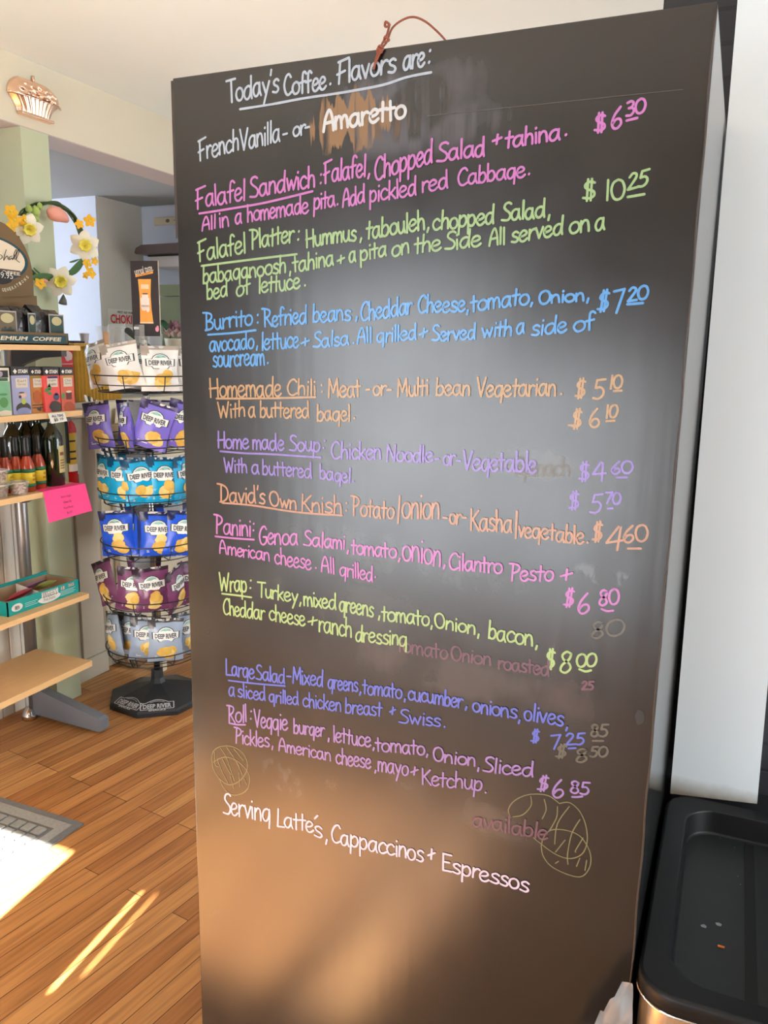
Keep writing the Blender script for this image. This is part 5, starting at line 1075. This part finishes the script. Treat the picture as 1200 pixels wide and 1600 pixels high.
# thin boards leaning at the end of the ivory panel
for i in range(5):
    a = onX(133+4*i, 617, -2.655); b = onX(196+5*i, 835, -2.60)
    y_ = 2.80+.028*i
    P0 = onX(131+4.5*i, 617+2*i, -2.650+.0*i); P1 = onX(197+4.5*i, 838, -2.44)
    dirv = (P1-P0); P2 = P0+dirv*((P0.z-.002)/(P0.z-P1.z)) if False else P1
    wv_ = Vector((0, .016, 0))
    mb = MB(); mb.prism([P0, P0+wv_, P1+wv_, P1], (-.010, 0, -.004))
    o = mb.build('leaning_board', M_paper if i % 2 == 0 else M_cap); tag(o, ['white slat nearest the wall', 'black slat nearest the wall', 'white slat in the middle', 'black slat in the middle', 'white slat farthest right'][i]+' of the slanting sheaf behind the purple bags', 'slat', 'slanting slats behind the rack')
for i in range(4):
    y_ = 2.90+.016*i
    mb = MB(); mb.prism([(-2.652, y_, .165), (-2.585, y_, .001), (-2.56, y_, .001), (-2.645, y_, .185)], (0, .006, 0)); o = mb.build('cardboard_sheet', M_cardl if i % 2 == 0 else M_card); tag(o, 'folded cardboard sheet leaning by the floor at the ivory panel, %s' % ['nearest', 'second nearest', 'third nearest', 'farthest'][i], 'cardboard sheet', 'cardboard sheets leaning at the panel')
# poster, hood, green cabinet in the back
pa = onX(168, 482, -3.34); pb = onX(225, 482, -3.34); zt = pa.z; zb = onX(168, 530, -3.34).z
po = MB().box((-3.339, pa.y, zb), (-3.336, pb.y, zt)).build('choking_poster', mat('poster_paper', (.62, .58, .50), .7)); tag(po, 'pale first aid poster headed CHOKING in red on the recess wall', 'poster')
f = plate((-3.336, 0, 0), (0, 1, 0), (0, 0, 1), (1, 0, 0), .001); ym = pa.y; 
mb = MB(); put_text(mb, 'CHOKING', f, .27, .052, ym+.150, zt-.055, .03); 
for k in (0, 1):
    for (x0, z0, x1, z1) in ((0, 0, .026, .004), (0, .030, .026, .034), (0, 0, .004, .034), (.022, 0, .026, .034)): quad(mb, f, ym+.012+k*.145+x0, zt-.135+z0, ym+.012+k*.145+x1, zt-.135+z1)
mb.build('red_print', mat('poster_red', (.55, .03, .04), .6), po)
mb = MB(); put_text(mb, 'FIRST AID FOR', f, .13, .013, ym+.14, zt-.016, .02); put_text(mb, '1', f, .006, .018, ym+.025, zt-.118); put_text(mb, '2', f, .010, .018, ym+.170, zt-.118)
for k in range(6): quad(mb, f, ym+.055+(k % 2)*.145, zt-.108-.012*(k//2), ym+.14+(k % 2)*.13, zt-.104-.012*(k//2))
mb.build('black_print', M_ink, po)
hx0 = onY(228, 395, 3.9); hx1x = -2.6
ho = MB().box((hx0.x+.05, 3.87, 1.97), (hx1x, 4.045, 2.035), 0, .004).build('extractor_hood', mat('hood_white', (.66, .67, .70), .4)); tag(ho, 'pale extractor hood with dark brown top beside the board', 'hood')
mb = MB(); mb.prism([(hx0.x, 3.80, 2.045), (hx0.x+.012, 3.80, 2.070), (hx0.x+.05, 3.80, 2.085), (hx1x, 3.80, 2.092), (hx1x, 3.80, 2.040), (hx0.x+.01, 3.80, 2.036)], (0, .245, 0)); mb.build('top', mat('dark_brown_hood', (.075, .045, .035), .35, var=.1), ho)
MB().box((hx0.x+.045, 3.86, 2.028), (hx1x, 3.868, 2.038)).build('grille', M_ink, ho)
sw = onY(262, 345, 4.04); o = MB().box((sw.x-.10, 4.04, sw.z-.022), (sw.x+.12, 4.0495, sw.z+.022), 0, .003).build('wall_socket', M_panel); tag(o, 'ivory wall socket plate above the hood', 'socket')
mb = MB(); fs_ = plate((sw.x, 4.04, sw.z), (1, 0, 0), (0, 0, 1), (0, -1, 0), .001); blob(mb, fs_, 0, 0, .014, .010); blob(mb, fs_, .05, .0, .004, .004); mb.build('outlet', mat('outlet_dark', (.15, .12, .09), .5), o)
gz_ = onY(250, 445, 4.0).z; gx = onY(249, 445, 4.0).x
M_gc = mat('sage_green_paint', (.36, .44, .30), .55, var=.05)
gc = MB().box((gx, 4.0, 0), (-2.4, 4.048, gz_-.07)).box((gx, 3.998, gz_-.064), (-2.4, 4.048, gz_)).build('sage_cupboard', M_gc); tag(gc, 'sage green cupboard behind the potted flower', 'cupboard')
q = onY(258, 487, 4.0); MB().box((q.x, 3.992, .4), (-2.5, 4.0, q.z), 0, .003).build('door', M_gc, gc)

# ------------------------------------------------------------------ door mat
def mat_rubber():
    M = mat('grey_ribbed_mat', (.30, .31, .30), .75, var=.25, scale=90, bump=.3); return M
rug = empty('door_mat', (-2.3, 1.2, 0)); tag(rug, 'grey waffle patterned door mat on the wooden floor in the sun', 'door mat')
def rg(mb): mb.v = [v-Vector((-2.3, 1.2, 0)) for v in mb.v]; return mb
rg(MB().prism([(-2.55, -.30, .0005), (-1.815, -.30, .0005), (-1.815, 1.8, .0005), (-2.55, 1.8, .0005)], (0, 0, .006))).build('backing', mat('mat_border', (.16, .165, .165), .8, var=.2, scale=80), rug)
mb = MB()
for (a, b) in (((-2.53, 1.735), (-1.84, 1.775)), ((-1.875, -.28), (-1.84, 1.735))): mb.box((a[0], a[1], .0065), (b[0], b[1], .0085), 0, .001)
rg(mb).build('border_rib', mat_rubber(), rug)
mb = MB(); nx, ny = 15, 44
for j in range(ny):
    for i in range(nx):
        x = -1.8845-.0435*(i+1); y = 1.7305-.0452*(j+1)
        mb.box((x, y, .0065), (x+.037, y+.038, .0115), 0, .004)
o = rg(mb).build('waffle_tread', mat_rubber(), rug); o['kind'] = 'stuff'

# ------------------------------------------------------------------ bin with divided black tray
BZ0 = .655
bin_ = empty('bin', (.1, 1.3, 0)); tag(bin_, 'brushed steel bin with a divided black tray top beside the chalkboard', 'bin')
def rrect(x0, x1, y0, y1, r, k=8):
    out = []
    for cx, cy, a0 in ((x1-r, y0+r, -PI/2), (x1-r, y1-r, 0), (x0+r, y1-r, PI/2), (x0+r, y0+r, PI)):
        for i in range(k+1): a = a0+PI/2*i/k; out.append((cx+r*math.cos(a), cy+r*math.sin(a)))
    return out
def loops(mb, L, cap0=False, cap1=True):
    n = len(L[0][0]); vs = []; fs = []
    for P, z in L: vs += [(x-.1, y-1.3, z) for x, y in P]
    for j in range(len(L)-1):
        for i in range(n): fs.append((j*n+i, j*n+(i+1) % n, j*n+n+(i+1) % n, j*n+n+i))
    if cap0: fs.append(list(range(n))[::-1])
    if cap1: fs.append([(len(L)-1)*n+i for i in range(n)])
    mb.add(vs, fs, 0, True)
bx0, bx1, by0, by1 = -.055, .275, 1.045, 1.614; R_ = .055
rr = lambda d, r=None: rrect(bx0+d, bx1-d, by0+d, by1-d, max(.01, (R_-d) if r is None else r))
mb = MB(); loops(mb, [(rr(.004), 0), (rr(.004), BZ0-.030)], True, False); mb.build('steel_body', M_steel, bin_)
M_tray = mat('satin_black_plastic', (.006, .006, .0065), .42, spec=.3, var=.1, scale=60)
mb = MB(); loops(mb, [(rr(.004), BZ0-.032), (rr(.0), BZ0-.028), (rr(.0), BZ0-.006), (rr(.0015), BZ0-.002), (rr(.005), BZ0), (rr(.006), BZ0), (rr(.036, .062), BZ0), (rr(.037, .062), BZ0), (rr(.0395, .06), BZ0-.002), (rr(.040, .06), BZ0-.004), (rr(.042, .058), BZ0-.043), (rr(.043, .058), BZ0-.0455), (rr(.046, .056), BZ0-.0475)], False, False)
mb_floor = MB(); loops(mb_floor, [(rr(.0455, .056), BZ0-.0478)], False, True); mb_floor.build('tray_floor', mat('dark_grey_plastic', (.015, .016, .0165), .45, spec=.35, var=.15, scale=40), bin_)
mb.build('tray', M_tray, bin_)
mb = MB(); loops(mb, [(rr(-.001), BZ0-.031), (rr(-.0025), BZ0-.029), (rr(-.001), BZ0-.027)], False, False); mb.build('chrome_rim', M_chrome, bin_)
MB().box((-.008, -.22, BZ0-.0479), (.008, .262, BZ0-.0468)).build('divider_slot', mat('slot_black', (.002, .002, .002), .7), bin_)
mb = MB().box((-.075, by0-1.3-.004, .04), (.125, by0-1.3+.008, BZ0-.045), 0, .004); mb.build('front_door', M_tray, bin_)
mb = MB(); mb.tube([(-.079, by0-1.3+.002, .04), (-.079, by0-1.3-.001, BZ0-.06), (-.074, by0-1.3-.002, BZ0-.045), (-.062, by0-1.3-.002, BZ0-.040), (.12, by0-1.3-.002, BZ0-.040)], .0032, 8); mb.build('door_trim', M_chrome, bin_)
mb = MB()
for i, (px, py) in enumerate(((1100, 1446), (1123, 1443))):
    p = onZ(px, py, BZ0-.046); blob(mb, lambda x, z, p=p: Vector((p.x-.1+x, p.y-1.3+z, BZ0-.0472)), 0, 0, .005, .004, 0, 12, .4, i)
for px, py in ((1069, 1277), (1125, 1308), (1148, 1323), (1153, 1368), (1157, 1381)):
    p = onZ(px, py, BZ0-.046); blob(mb, lambda x, z, p=p: Vector((p.x-.1+x, p.y-1.3+z, BZ0-.0472)), 0, 0, .001, .0012, 0, 6)
o = mb.build('crumbs', mat('grey_crumb', (.20, .20, .22), .7)); o.parent = bin_; o['kind'] = 'stuff'
p = onZ(1128, 1477, BZ0-.046); o = MB().box((p.x-.006, p.y-.004, BZ0-.0478), (p.x+.004, p.y-.0015, BZ0-.0455)).build('orange_shred', mat('orange_shred', (.60, .16, .03), .6)); tag(o, 'tiny orange shred lying in the black tray', 'crumb')
# crumpled clear plastic bag wedged between board and bin
mb = MB(); nu, nv = 10, 14; vs = []
top = onY(984, 1533, 1.06); 
for j in range(nv+1):
    for i in range(nu+1):
        t = j/nv; u = i/nu; xl = top.x-.002-.085*t**.85; xr_ = top.x+.004+.012*t
        x = xl+(xr_-xl)*u; z = top.z-.19*t
        y = 1.062-.012*t+.022*mnoise.noise(Vector((x*60+z*30, z*26, 2.2)))-.012*abs(mnoise.noise(Vector((x*90, z*50-x*40, 5))))+.008*math.sin(u*7+t*3)*t
        vs.append((x, min(y, 1.088), z))
mb.add(vs, [(j*(nu+1)+i, j*(nu+1)+i+1, (j+1)*(nu+1)+i+1, (j+1)*(nu+1)+i) for j in range(nv) for i in range(nu)], 0, True)
o = mb.build('plastic_bag', mat('cloudy_plastic', (.36, .35, .35), .22, trans=.35, var=.05, ior=1.2)); tag(o, 'crumpled cloudy plastic bag wedged between chalkboard and steel bin', 'plastic bag')
